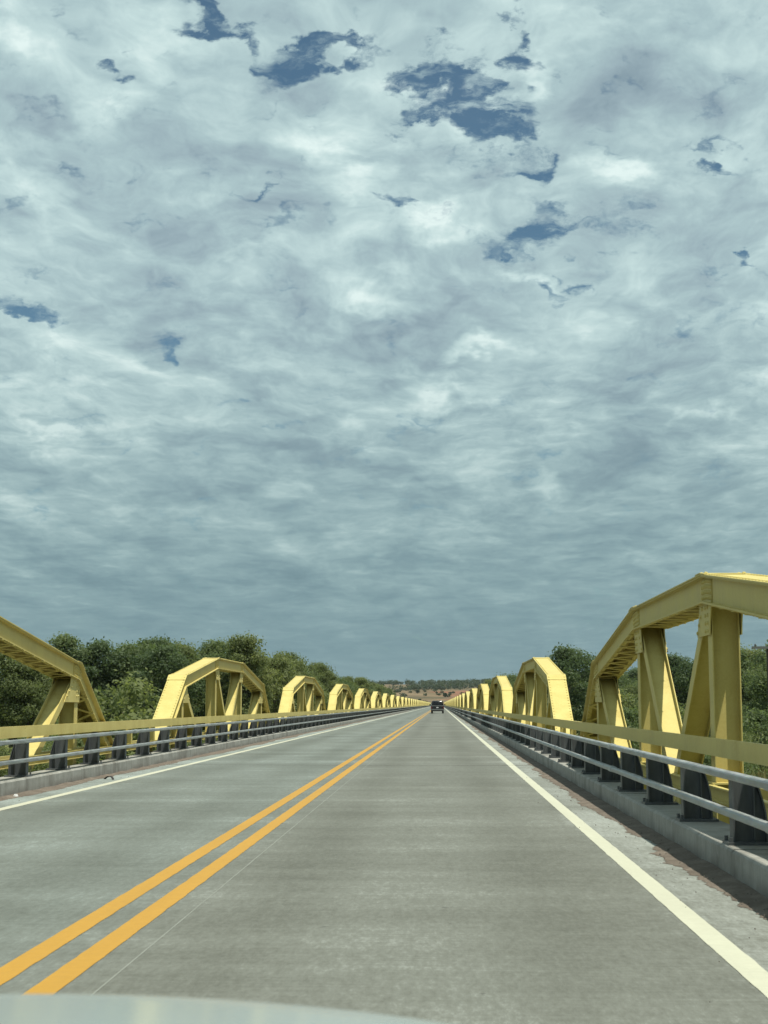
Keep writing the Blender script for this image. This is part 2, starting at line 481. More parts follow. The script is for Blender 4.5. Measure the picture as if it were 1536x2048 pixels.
# ------------------------------------------------------------------ layout
SPAN = 30.48
NSPAN = 37
Y_END = 4.71 + NSPAN * SPAN          # end of the last span
KERB_X, KERB_W, KERB_H = 4.325, 0.455, 0.24
TR_R, TR_L = 5.15, -4.97              # centre planes of the trusses
Y0 = 4.71                             # joint at the near end of the first span in view

# ------------------------------------------------------------------ bridge deck: one slab for each span
deck = tag(empty('bridge_deck'), kind='structure')
slab = MB()
slab.box(-4.78, 4.78, 0.012, SPAN - 0.012, -0.28, 0.0)
slab_me = None
for k in range(-1, NSPAN):
    if slab_me is None:
        o = slab.build('deck_slab', M_deck, deck, (0, Y0 + k * SPAN, 0)); slab_me = o.data
    else:
        link('deck_slab', slab_me, deck, (0, Y0 + k * SPAN, 0))
    if k < 14:
        jm = MB(); jm.box(-4.30, 4.30, -0.030, 0.030, -0.05, 0.0035)
        if k == -1: jo = jm.build('expansion_joint', M_jointdark, deck, (0, Y0, 0)); j_me = jo.data
        else: link('expansion_joint', j_me, deck, (0, Y0 + k * SPAN, 0))

def strip(name, x0, x1, y0, y1, z, m, parent, wob=0.0, step=0.5, seed=0):
    mb = MB(); y = y0; prev = None
    while True:
        st = step if y < 60 else 12.0 if y < 300 else 60
        w0 = wob * (mnoise.noise((y * 3.1, seed, 0)) + 0.6 * mnoise.noise((y * 11.0, seed, 3)))
        w1 = wob * (mnoise.noise((y * 3.1, seed + 9, 0)) + 0.6 * mnoise.noise((y * 11.0, seed + 9, 3)))
        cur = ((x0 + w0, y, z), (x1 + w1, y, z))
        if prev: mb.face([prev[0], prev[1], cur[1], cur[0]])
        prev = cur
        if y >= y1: break
        y = min(y + st, y1)
    o = mb.build(name, m, parent, fix=False)
    return o
YA, YB = -12.0, Y_END
tag(strip('white_edge_line', 3.655 - 0.075, 3.655 + 0.075, YA, YB, 0.003, M_white, deck, 0.006, 0.12, 1), 'cream edge line along the right lane')
tag(strip('white_edge_line', -3.68 - 0.075, -3.68 + 0.075, YA, YB, 0.003, M_white, deck, 0.006, 0.12, 2), 'cream edge line along the left lane')
tag(strip('yellow_centre_line', 0.085, 0.232, YA, YB, 0.003, M_yellowline, deck, 0.006, 0.10, 3), 'right line of the double yellow')
tag(strip('yellow_centre_line', -0.232, -0.085, YA, YB, 0.003, M_yellowline, deck, 0.006, 0.10, 4), 'left line of the double yellow')
strip('construction_joint', 0.408, 0.418, YA, 240, 0.0015, M_joint, deck, 0.004, 0.3, 5)

# ------------------------------------------------------------------ kerbs
for side, nm in ((1, 'right'), (-1, 'left')):
    kr = tag(empty('kerb_' + nm), kind='structure')
    me = None
    seg = SPAN / 4
    poly = [(0, -0.20), (0.006, 0.215), (0.030, KERB_H), (KERB_W, KERB_H), (KERB_W, -0.20)]
    poly = [(side * (KERB_X + a), b) for a, b in poly]
    n = int((Y_END + 26) / seg)
    for i in range(n):
        y = Y0 - SPAN + i * seg
        if me is None:
            mb = MB()
            # broken into short lengths so that the arris can be a little uneven
            cuts = [0.008 + (seg - 0.016) * j / 30 for j in range(31)]
            rows = []
            for j, c in enumerate(cuts):
                q = 0.006 * mnoise.noise((c * 2.3, side * 5, 0)) + 0.004 * mnoise.noise((c * 9.0, side * 5, 2))
                rows.append([(px + side * q * (1 if a in (1, 2) else 0), c, pz + (q if a in (1, 2, 3) else 0)) for a, (px, pz) in enumerate(poly)])
            for r0, r1 in zip(rows, rows[1:]):
                for a in range(5):
                    b = (a + 1) % 5
                    mb.face([r0[a], r0[b], r1[b], r1[a]])
            mb.face(rows[0]); mb.face(list(reversed(rows[-1])))
            import bmesh
            o = mb.build('kerb_segment', M_kerb, kr, (0, y, 0)); me = o.data
        else:
            link('kerb_segment', me, kr, (0, y, 0))

# ------------------------------------------------------------------ sand washed against the kerbs
def sand_strip(side, seed, wmin, wmax, name_label):
    mb = MB(); y = -8.0; rows = []
    while y < 320:
        step = 0.025 if y < 40 else 0.35 if y < 120 else 1.5
        nn = mnoise.noise((y * 0.16, seed, 0)) + 0.55 * mnoise.noise((y * 0.62, seed, 1)) + 0.25 * mnoise.noise((y * 2.6, seed, 2)) + 0.20 * mnoise.noise((y * 9.0, seed, 3)) + 0.14 * mnoise.noise((y * 23.0, seed, 4))
        w = max(0.012, wmin + (wmax - wmin) * (0.5 + 0.62 * nn))
        xk = side * (KERB_X - 0.002)
        xi = side * (KERB_X - w)
        xm = side * (KERB_X - w * 0.45)
        h = 0.022 + 0.014 * mnoise.noise((y * 1.7, seed, 7))
        rows.append(((xk, y, h + 0.012), (xm, y, h * 0.8), (xi + side * 0.012, y, 0.007), (xi, y, 0.0022)))
        y += step
    for r0, r1 in zip(rows, rows[1:]):
        for a in range(3): mb.face([r0[a], r0[a + 1], r1[a + 1], r1[a]])
    o = mb.build('sand_drift', M_sand, fix=False)
    return tag(o, name_label, 'sand', kind='stuff')
sand_strip(1, 3.3, 0.08, 0.44, 'red brown sand washed along the foot of the right kerb')
sand_strip(-1, 8.7, 0.05, 0.30, 'thin red brown sand along the foot of the left kerb')

# loose grit on the shoulder
M_grit = mat('dark_grit', lambda t, p, pos: setc(t, p, t.mix(t.noise(pos, 30.0, 3), (0.03, 0.028, 0.025), (0.13, 0.11, 0.09))), 0.9)
gm = MB()
rg = random.Random(11)
for i in range(380):
    s_ = 1 if rg.random() < 0.75 else -1
    y = 5 + 40 * rg.random() ** 1.6
    x = s_ * (KERB_X - 0.02 - abs(rg.gauss(0, 0.30)))
    r = rg.uniform(0.003, 0.010) * (1.8 if rg.random() < 0.05 else 1)
    z = 0.004 if abs(x) < 4.0 else 0.022
    pts = [(x + r * rg.uniform(.6, 1.3) * math.cos(a), y + r * rg.uniform(.6, 1.3) * math.sin(a)) for a in (0, 1.3, 2.5, 3.8, 5.0)]
    b = len(gm.v); gm.v += [(px, py, z - 0.004) for px, py in pts] + [(x, y, z + r * 0.9)]
    for q in range(5): gm.f.append((b + q, b + (q + 1) % 5, b + 5)); gm.mi.append(0)
tag(gm.build('gravel_grit', M_grit), 'loose dark grit scattered on the concrete beside the kerbs', 'grit', kind='stuff')

# ------------------------------------------------------------------ bridge railings: dark posts, two galvanised rails
POST_STEP = 2.54
def post_mesh(side):
    mb = MB()
    b0, h0, h1 = KERB_H + 0.022, KERB_H, 0.770
    # traffic face flange
    mb.box(0.0, 0.014, -0.078, 0.078, b0, h1)
    # tapered web between two flanges
    prof = [(0.014, b0), (0.268, b0), (0.268, 0.40), (0.258, 0.50), (0.235, 0.60), (0.205, 0.70), (0.190, h1), (0.014, h1)]
    mb.prism(prof, 'y', -0.008, 0.008)
    back = [(0.268, b0), (0.268, 0.40), (0.258, 0.50), (0.235, 0.60), (0.205, 0.70), (0.190, h1)]
    for (xa, za), (xb, zb) in zip(back, back[1:]):
        mb.hexa([(xa, -0.07, za), (xa + 0.013, -0.07, za), (xa + 0.013, 0.07, za), (xa, 0.07, za), (xb, -0.07, zb), (xb + 0.013, -0.07, zb), (xb + 0.013, 0.07, zb), (xb, 0.07, zb)])
    # stiffener standing on the web
    mb.box(0.170, 0.180, -0.072, -0.008, b0, h1 - 0.01)
    mb.box(0.170, 0.180, 0.008, 0.072, b0, h1 - 0.01)
    return mb
def flip(mb, side):
    mb.v = [(side * x, y, z) for x, y, z in mb.v]; return mb
def rail_profile(cx, cz, w, h):
    return [(cx + w / 2 * math.copysign(abs(math.cos(t)) ** 0.55, math.cos(t)), cz + h / 2 * math.copysign(abs(math.sin(t)) ** 0.55, math.sin(t))) for t in [2 * math.pi * (k + 0.5) / 14 for k in range(14)]]
for side, nm, ph in ((1, 'right', 0.05), (-1, 'left', 1.34)):
    rl = empty('bridge_railing', (side * (KERB_X + 0.085), 0, 0))
    tag(rl, 'dark steel posts with two galvanised rails on the %s kerb' % nm, 'railing', 'roadside railings on the kerbs')
    pm = flip(post_mesh(side), side)
    plate = flip(MB().box(-0.05, 0.325, -0.14, 0.14, KERB_H + 0.001, KERB_H + 0.024), side)
    bolt = MB()
    bolt.tube([(0, 0, KERB_H + 0.02), (0, 0, KERB_H + 0.062)], [0.016, 0.016], 6)
    pme = pm.data('post', M_post); plme = plate.data('base_plate', M_post); bme = bolt.data('bolt', M_post)
    import bmesh
    for me_ in (pme, plme, bme):
        bmx = bmesh.new(); bmx.from_mesh(me_); bmesh.ops.recalc_face_normals(bmx, faces=bmx.faces); bmx.to_mesh(me_); bmx.free()
    rest = MB()
    n_post = int((Y_END - 2) / POST_STEP)
    for i in range(n_post):
        y = ph + POST_STEP * (i + 1)
        if i < 130:
            po = link('post', pme, rl, (0, y, 0))
            if i < 45:
                link('base_plate', plme, po)
                if i < 16:
                    for bx_, by_ in ((0.0 - 0.025, -0.105), (-0.025, 0.105)):
                        link('bolt', bme, po, (side * bx_, by_, 0))
            else:
                pass
        else:
            x0, x1 = sorted((0.0, side * 0.26))
            rest.box(x0, x1, y - 0.05, y + 0.05, KERB_H, 0.77)
    tag(rest.build('far_posts', M_post, rl), kind='stuff')
    # rails in lengths of two bays, spliced at every second post
    for rn, cz, cx, w, h in (('upper_rail', 0.797, -0.036, 0.082, 0.068), ('lower_rail', 0.500, -0.036, 0.076, 0.064)):
        prof = [(side * a, b) for a, b in rail_profile(cx, cz, w, h)]
        L = POST_STEP * 4
        me = None
        y = ph - 12 + POST_STEP
        while y < 330:
            if me is None:
                o = MB().prism(prof, 'y', 0.006, L - 0.006).build(rn, M_galv, rl, (0, y, 0), smooth=False); me = o.data
            else: link(rn, me, rl, (0, y, 0))
            if y < 90:
                pr2 = [(side * a, b) for a, b in rail_profile(cx, cz, w + 0.012, h + 0.012)]
                if rn == 'upper_rail' and 'sl' + rn + nm not in bpy.data.meshes:
                    pass
                MB().prism(pr2, 'y', -0.16, 0.16).build('rail_sleeve', M_galv, rl, (0, y, 0))
            y += L
        o = MB().prism(prof, 'y', 0, Y_END - y).build(rn, M_galv, rl, (0, y, 0))

# ------------------------------------------------------------------ pony trusses
NODES = [(-12.45, 0.45), (-9.15, 2.13), (-3.05, 2.775), (3.05, 2.775), (9.15, 2.13), (12.45, 0.45)]
WEBX, FLX = 0.150, 0.232
def chord_pt(i, d):
    """point on the line d below the top of the chord, mitred at node i"""
    y, z = NODES[i]
    def nrm(a, b):
        dy_, dz_ = b[0] - a[0], b[1] - a[1]; L = math.hypot(dy_, dz_); return (dz_ / L, -dy_ / L)
    if i == 0:
        n = nrm(NODES[0], NODES[1]); return (y + d / n[0], z)
    if i == 5:
        n = nrm(NODES[4], NODES[5]); return (y + d / n[0], z)
    n0 = nrm(NODES[i - 1], NODES[i]); n1 = nrm(NODES[i], NODES[i + 1])
    bx_, bz_ = n0[0] + n1[0], n0[1] + n1[1]; L = math.hypot(bx_, bz_); bx_, bz_ = bx_ / L, bz_ / L
    c = bx_ * n0[0] + bz_ * n0[1]
    return (y + bx_ * d / c, z + bz_ * d / c)
def chord_hex(mb, i, x0, x1, d0, d1, ta=0.0, tb=1.0):
    A0, A1, B0, B1 = chord_pt(i, d0), chord_pt(i, d1), chord_pt(i + 1, d0), chord_pt(i + 1, d1)
    L = lambda p, q, t: (p[0] + (q[0] - p[0]) * t, p[1] + (q[1] - p[1]) * t)
    a0, a1, b0, b1 = L(A0, B0, ta), L(A1, B1, ta), L(A0, B0, tb), L(A1, B1, tb)
    mb.hexa([(x0, *a1), (x1, *a1), (x1, *b1), (x0, *b1), (x0, *a0), (x1, *a0), (x1, *b0), (x0, *b0)])
def seg_frame(i):
    a, b = Vector((0, *NODES[i])), Vector((0, *NODES[i + 1]))
    d = (b - a); L = d.length; d.normalize()
    n = Vector((0, -d.z, d.y))      # upward normal
    return a, d, n, L
DEPTH = 0.315
def chord_mesh(i):
    mb = MB()
    for s in (-1, 1):
        x0, x1 = sorted((s * WEBX, s * (WEBX + 0.012))); chord_hex(mb, i, x0, x1, 0.014, DEPTH)
        x0, x1 = sorted((s * (WEBX + 0.012), s * FLX))
        chord_hex(mb, i, x0, x1, 0.014, 0.030); chord_hex(mb, i, x0, x1, DEPTH - 0.018, DEPTH)
    return mb
def cover_mesh(i):
    mb = MB(); chord_hex(mb, i, -0.245, 0.245, -0.002, 0.0135); return mb
def lacing_bars(i):
    """list of (matrix) for the flat bars zigzagging under the chord"""
    a, d, n, L = seg_frame(i)
    bars = []; pitch = 0.32
    m0, m1 = (0.55, L - 0.45) if i == 2 else (0.5, L - 0.5)
    if i == 0: m0 = 0.75
    if i == 4: m1 = L - 0.75
    cnt = int((m1 - m0) / pitch)
    for k in range(cnt):
        s0 = m0 + k * pitch; s1 = s0 + pitch
        x0, x1 = (-0.20, 0.20) if k % 2 == 0 else (0.20, -0.20)
        p = a + d * s0 - n * (DEPTH + 0.008 + 0.004 * (k % 2)); q = a + d * s1 - n * (DEPTH + 0.008 + 0.004 * (k % 2))
        p.x, q.x = x0, x1
        bars.append((p, q, n))
    return bars
def bar_hex(mb, p, q, n, w=0.058, th=0.010):
    t = (q - p).normalized(); s = n.cross(t).normalized()
    p = p - t * 0.03; q = q + t * 0.03
    pts = []
    for h in (-th / 2, th / 2):
        for c, e in ((p, -1), (p, 1), (q, 1), (q, -1)):
            pts.append(c + s * (e * w / 2) + n * h)
    mb.hexa(pts)
def i_section(mb, ya, za, yb, zb, hw, fw, top=None):
    """member between two points of the truss plane: web across the truss, flanges in the truss faces"""
    a, b = Vector((0, ya, za)), Vector((0, yb, zb)); d = (b - a).normalized(); s = Vector((0, -d.z, d.y))
    def bx2(x0, x1, t0, t1):
        pts = []
        for c in (a, b):
            for x_, t_ in ((x0, t0), (x1, t0), (x1, t1), (x0, t1)):
                pts.append(Vector((x_, 0, 0)) + c + s * t_)
        mb.hexa(pts)
    bx2(-hw + 0.012, hw - 0.012, -0.006, 0.006)
    for e in (-1, 1):
        x0, x1 = sorted((e * hw, e * (hw - 0.012))); bx2(x0, x1, -fw, fw)
HW = 0.149
BOT = 0.36
def vertical_mesh(i):
    y, z = NODES[i]; mb = MB()
    i_section(mb, y, -0.42, y, z - 0.16, HW, 0.125)
    mb.box(-0.19, 0.19, y - 0.17, y + 0.17, 0.512, 0.530)
    return mb
DIAG_TO = {1: -6.10, 2: -0.10, 3: 0.10, 4: 6.10}
def diag_mesh(i):
    y, z = NODES[i]; mb = MB(); s = 1 if i in (1, 2) else -1
    i_section(mb, y + s * 0.12, z - 0.24, DIAG_TO[i], 0.34, HW - 0.003, 0.085)
    return mb
def gusset_mesh(i, e):
    y, z = NODES[i]; s = 1 if i in (1, 2) else -1
    mb = MB(); t = chord_pt(i, 0.20)
    zb = chord_pt(i, DEPTH)[1]
    dyd = abs(DIAG_TO[i] - y); drop = (z - 0.24) - 0.34
    def dl(zz): return 0.12 + dyd * ((z - 0.24) - zz) / drop * 0.98
    hgt = 0.33 if i in (2, 3) else 0.40
    zl = zb - hgt
    poly = [(-0.30, zb + 0.06), (-0.155, zl + 0.10), (-0.135, zl - 0.02), (dl(zl) + 0.02, zl - 0.02), (dl(zb - 0.08) + 0.20, zb - 0.10), (dl(zb - 0.02) + 0.24, zb + 0.05 if i in (2, 3) else zb + 0.05)]
    poly = [(y + s * p, q) for p, q in poly]
    x0, x1 = sorted((e * (WEBX + 0.0135), e * (WEBX + 0.025)))
    mb.prism(poly, 'x', x0, x1)
    return mb, (y, s, zb, zl, dl)
def splice_mesh(i, e):
    """side splice over the joint of the chord webs"""
    mb = MB(); x0, x1 = sorted((e * (WEBX + 0.0135), e * (WEBX + 0.023)))
    for j, ta, tb in ((i - 1, 1 - 0.30 / seg_frame(i - 1)[3], 1.0), (i, 0.0, 0.30 / seg_frame(i)[3])):
        chord_hex(mb, j, x0, x1, 0.036, DEPTH - 0.024, ta, tb)
    return mb
def cover_splice_mesh(i):
    mb = MB()
    chord_hex(mb, i - 1, -0.252, 0.252, -0.014, -0.003, 1 - 0.28 / seg_frame(i - 1)[3], 1.0)
    chord_hex(mb, i, -0.252, 0.252, -0.014, -0.003, 0.0, 0.28 / seg_frame(i)[3])
    return mb
def shoe_mesh(e):
    mb = MB(); yc = e * 12.1
    for x in (-0.17, 0.158):
        mb.prism([(yc - 0.34, 0.02), (yc + 0.42, 0.02), (yc + 0.30, 0.40), (yc + 0.12, 0.66), (yc - 0.20, 0.66), (yc - 0.30, 0.40)] if e > 0 else
                 [(yc + 0.34, 0.02), (yc - 0.42, 0.02), (yc - 0.30, 0.40), (yc - 0.12, 0.66), (yc + 0.20, 0.66), (yc + 0.30, 0.40)], 'x', x, x + 0.012)
    mb.box(-0.26, 0.26, yc - 0.45, yc + 0.45, -0.02, 0.018)
    return mb
def bottom_mesh():
    mb = MB()
    for s in (-1, 1):
        x0, x1 = sorted((s * 0.172, s * 0.184)); mb.box(x0, x1, -15.2, 15.2, BOT, 0.51)
        x0, x1 = sorted((s * 0.184, s * 0.235)); mb.box(x0, x1, -15.2, 15.2, 0.498, 0.51); mb.box(x0, x1, -15.2, 15.2, BOT, BOT + 0.012)
    return mb
def rivets_mesh(dense=1.0):
    mb = MB(); r = 0.023
    step = 0.15 / dense
    for i in range(5):
        a, d, n, L = seg_frame(i)
        k = 0.12
        while k < L - 0.1:
            c = a + d * k
            near_node = (k < 0.3 and i > 0) or (k > L - 0.3 and i < 4)
            for x in (-0.205, 0.205):
                p = c + n * (0.014 if near_node else 0.002); p.x = x; mb.dome(p, n, r)
                if 0.45 < k < L - 0.45:
                    p = c - n * (DEPTH + 0.0); p.x = x; mb.dome(p, -n, r)
            k += step
    for i in (1, 2, 3, 4):
        for e in (-1, 1):
            for j, sg in ((i - 1, -1), (i, 1)):
                a, d, n, L = seg_frame(j)
                for dist in (0.07, 0.17, 0.26):
                    for dep in (0.07, 0.13, 0.19, 0.25):
                        p = a + d * (L - dist if sg < 0 else dist) - n * dep
                        p.x = e * (WEBX + 0.0235); mb.dome(p, (e, 0, 0), 0.027)
            _, (y, s, zb, zl, dl) = gusset_mesh(i, e)
            for q in range(4):
                zz = zb - 0.05 - q * 0.085
                for off in (-0.05, 0.09):
                    mb.dome((e * (WEBX + 0.0255), y + s * off, zz), (e, 0, 0), 0.025)
                mb.dome((e * (WEBX + 0.0255), y + s * (dl(zz) + 0.0), zz), (e, 0, 0), 0.025)
            for zz in (-0.05, 0.06, 0.17, 0.28):
                for off in (-0.07, 0.07):
                    mb.dome((e * HW, NODES[i][0] + off, zz), (e, 0, 0), 0.025)
    return mb

def make_truss(lod):
    root = empty('pony_truss')
    B = lambda mb, n, p=root: mb.build(n, M_yellow, p)
    if lod == 2:
        return root
    for i in range(5):
        seg = B(chord_mesh(i), 'end_post' if i in (0, 4) else 'top_chord')
        B(cover_mesh(i), 'cover_plate', seg)
        bars = lacing_bars(i)
        if lod == 0:
            for p, q, n in bars:
                mb = MB(); bar_hex(mb, p, q, n); B(mb, 'lacing_bar', seg)
        else:
            mb = MB()
            for p, q, n in bars: bar_hex(mb, p, q, n)
            tag(B(mb, 'lacing', seg), kind='stuff')
    for i in (1, 2, 3, 4):
        B(vertical_mesh(i), 'vertical'); B(diag_mesh(i), 'diagonal')
        for e in (-1, 1):
            g = B(gusset_mesh(i, e)[0], 'gusset_plate')
            B(splice_mesh(i, e), 'splice_plate')
        B(cover_splice_mesh(i), 'cover_splice')
    for e in (-1, 1): B(shoe_mesh(e), 'bearing_shoe')
    B(bottom_mesh(), 'bottom_chord')
    # tie plate closing the foot of each end post
    for i, ta, tb in ((0, 0.02, 0.20), (4, 0.80, 0.98), (1, 0.0, 0.05), (3, 0.95, 1.0)):
        mb = MB(); chord_hex(mb, i, -0.2, 0.2, DEPTH + 0.001, DEPTH + 0.012, ta, tb); B(mb, 'tie_plate')
    tag(B(rivets_mesh(1.0), 'rivet_heads'), kind='stuff')
    return root
def far_truss_mesh():
    mb = MB()
    for i in range(5):
        for s in (-1, 1):
            x0, x1 = sorted((s * WEBX, s * (WEBX + 0.03))); chord_hex(mb, i, x0, x1, 0.014, DEPTH)
            x0, x1 = sorted((s * WEBX, s * FLX)); chord_hex(mb, i, x0, x1, DEPTH - 0.02, DEPTH + 0.001)
        chord_hex(mb, i, -0.245, 0.245, -0.002, 0.0135)
        chord_hex(mb, i, -0.14, 0.14, DEPTH - 0.03, DEPTH - 0.015)
    for i in (1, 2, 3, 4):
        mb.v, mb.f = mb.v, mb.f
        for src in (vertical_mesh(i), diag_mesh(i)):
            b = len(mb.v); mb.v += src.v; mb.f += [tuple(b + q for q in f) for f in src.f]; mb.mi += src.mi
    src = bottom_mesh(); b = len(mb.v); mb.v += src.v; mb.f += [tuple(b + q for q in f) for f in src.f]; mb.mi += src.mi
    for e in (-1, 1):
        src = shoe_mesh(e); b = len(mb.v); mb.v += src.v; mb.f += [tuple(b + q for q in f) for f in src.f]; mb.mi += src.mi
    return mb
ORD = ['first', 'second', 'third', 'fourth', 'fifth', 'sixth', 'seventh', 'eighth', 'ninth', 'tenth', 'eleventh', 'twelfth', 'thirteenth', 'fourteenth', 'fifteenth', 'sixteenth', 'seventeenth', 'eighteenth', 'nineteenth', 'twentieth']
_u = ORD[:9]
for _t, _th in (('twenty', 'twentieth'), ('thirty', 'thirtieth'), ('forty', 'fortieth'), ('fifty', 'fiftieth'), ('sixty', 'sixtieth'), ('seventy', 'seventieth'), ('eighty', 'eightieth'), ('ninety', 'ninetieth')):
    if _t != 'twenty': ORD.append(_th)
    ORD += [_t + ' ' + o for o in _u]
ORD += ['hundredth'] + ['hundred and ' + o for o in ORD[:60]]
t0 = make_truss(0); t1 = make_truss(1)
index_kids()
far_me = None
for k in range(NSPAN):
    yc = Y0 + SPAN * (k + 0.5)
    for side, xc, nm in ((1, TR_R, 'right'), (-1, TR_L, 'left')):
        if k == 0: o = t0 if side == 1 else copy_tree(t0)
        elif k < 5: o = t1 if (k == 1 and side == 1) else copy_tree(t1)
        else:
            if far_me is None:
                o = far_truss_mesh().build('pony_truss', M_yellow); far_me = o.data
            else: o = link('pony_truss', far_me)
        o.location = (xc, yc, 0)
        lab = 'yellow riveted steel arch truss, %s along the %s side of the road' % (ORD[k], nm)
        if k == 0: lab = 'large yellow riveted truss cut by the %s edge of the picture' % nm
        tag(o, lab, 'bridge truss', 'yellow pony trusses along the bridge')

# ------------------------------------------------------------------ yellow guard beam along the inner faces of the trusses
for side, xf, nm in ((1, 4.865, 'right'), (-1, 4.680, 'left')):
    yr = empty('guard_beam', (side * xf, 0, 0))
    tag(yr, 'yellow steel beam running rail high along the %s trusses' % nm, 'guard beam', 'yellow beams along the trusses')
    z0, z1 = 0.835, 1.015
    prof = [(0, z0), (0, z1), (0.048, z1), (0.048, z1 - 0.010), (0.010, z1 - 0.010), (0.010, z0 + 0.010), (0.048, z0 + 0.010), (0.048, z0)]
    prof = [(side * a, b) for a, b in prof]
    me = None; L = SPAN / 3
    y = Y0 - L
    while y < 330:
        if me is None:
            o = MB().prism(prof, 'y', 0.004, L - 0.004).build('beam_length', M_yellow, yr, (0, y, 0)); me = o.data
        else: link('beam_length', me, yr, (0, y, 0))
        y += L
    MB().prism(prof, 'y', 0, Y_END - y).build('beam_length', M_yellow, yr, (0, y, 0))
    # short posts that carry the beam between the trusses, and cleats at the verticals
    pmesh = None; cme = None
    for k in range(0, 14):
        for off in (-1.35, 1.35):
            yy = Y0 + k * SPAN + off
            if pmesh is None:
                mb = MB(); mb.box(0.012, 0.022, -0.055, 0.055, 0.51, 1.0); mb.box(0.022, 0.13, -0.005, 0.005, 0.51, 1.0); mb.box(0.13, 0.14, -0.055, 0.055, 0.51, 1.0)
                mb.box(0.005, 0.30, -0.07, 0.07, 0.500, 0.5115)
                flip(mb, side)
                o = mb.build('beam_post', M_yellow, yr, (0, yy, 0)); pmesh = o.data
            else: link('beam_post', pmesh, yr, (0, yy, 0))
        for i in (1, 2, 3, 4):
            yy = Y0 + (k + 0.5) * SPAN + NODES[i][0]
            if cme is None:
                mb = flip(MB().box(0.049, 0.145, -0.07, 0.07, z0 + 0.03, z1 - 0.03), side)
                o = mb.build('cleat', M_yellow, yr, (0, yy, 0)); cme = o.data
            else: link('cleat', cme, yr, (0, yy, 0))

# ------------------------------------------------------------------ land
GZ = -5.0
def sm(a, b, x):
    t = max(0.0, min(1.0, (x - a) / (b - a))); return t * t * (3 - 2 * t)
def land(x, y):
    n = mnoise.noise((x * 0.0016, y * 0.0013, 0.3)); n2 = mnoise.noise((x * 0.006, y * 0.005, 4.3))
    h = GZ + 0.35 * mnoise.noise((x * 0.03, y * 0.03, 1.0))
    w = sm(1080, 1260, y)
    h += w * (4.4 + 0.0 * n)
    h += sm(1250, 2050, y) * (19 + 7 * n + 2.2 * n2)
    h += sm(2050, 3000, y) * (25 + 0.045 * max(-300, min(260, x)) + 8 * n + 2.5 * n2)
    return h
def f_ground(t, p, pos):
    x, y, z = t.sep(pos)
    a = t.noise(pos, 0.11, 6, 0.65); b = t.noise(pos, 1.6, 5, 0.7); c_ = t.noise(pos, 0.012, 5, 0.6)
    v = t.m('ADD', t.m('MULTIPLY', a, 0.5), t.m('ADD', t.m('MULTIPLY', b, 0.3), t.m('MULTIPLY', c_, 0.25)))
    low = t.ramp(v, [(0.36, (0.045, 0.060, 0.018)), (0.52, (0.105, 0.115, 0.040)), (0.66, (0.22, 0.19, 0.085))])
    dry = t.ramp(t.m('ADD', t.m('MULTIPLY', c_, 0.7), t.m('MULTIPLY', a, 0.35)), [(0.38, (0.052, 0.050, 0.026)), (0.52, (0.118, 0.088, 0.050)), (0.66, (0.185, 0.135, 0.082))])
    g = t.mix(t.rng(y, 1120, 1320), low, dry)
    # bare red soil on the right of the hillside
    q = t.mapping(t.v('ADD', pos, t.v('SCALE', t.v('SUBTRACT', t.noise(pos, 0.011, 5, 0.65, color=True), (0.5, 0.5, 0.5)), scale=190.0)), loc=(58, 1800, 0), scale=(52, 330, 900), kind='TEXTURE')
    red = t.rng(t.v('LENGTH', q), 0.75, 1.15, 0.85, 0.0)
    g = t.mix(red, g, (0.20, 0.085, 0.050))
    setc(t, p, g)
M_ground = mat('grassland', f_ground, 0.95, spec=0.15)
xs = [-9000, -6000, -4000, -2500, -1600, -1000, -700] + [-500 + 20 * i for i in range(51)] + [700, 1000, 1600, 2500, 4000, 6000, 9000]
ys = [-600, -200, -50, 0, 50, 100, 150, 200, 300, 450, 600, 800, 950] + [1050 + 25 * i for i in range(86)] + [3300, 3600, 4200, 5000, 7000, 10000, 15000]
mb = MB()
mb.v = [(x, y, land(x, y)) for y in ys for x in xs]
nx = len(xs)
mb.f = [(j * nx + i, j * nx + i + 1, (j + 1) * nx + i + 1, (j + 1) * nx + i) for j in range(len(ys) - 1) for i in range(nx - 1)]
mb.mi = [0] * len(mb.f)
tag(mb.build('ground', M_ground, smooth=True, fix=False), kind='structure')
# the road beyond the bridge
mb = MB(); prev = None
for y in range(int(Y_END) - 2, 2000, 20):
    cx = 0.0 if y < 1250 else -0.00035 * (y - 1250) ** 2
    z = max(land(cx, y) + 0.35, -0.05 - 0.0018 * (y - Y_END) if y < 1300 else -99)
    cur = [(cx - 6.0, y, z - 0.7), (cx - 4.3, y, z), (cx + 4.3, y, z), (cx + 6.0, y, z - 0.7)]
    if prev:
        for a in range(3): mb.face([prev[a], prev[a + 1], cur[a + 1], cur[a]])
    prev = cur
tag(mb.build('road', M_deck, fix=False), kind='structure')

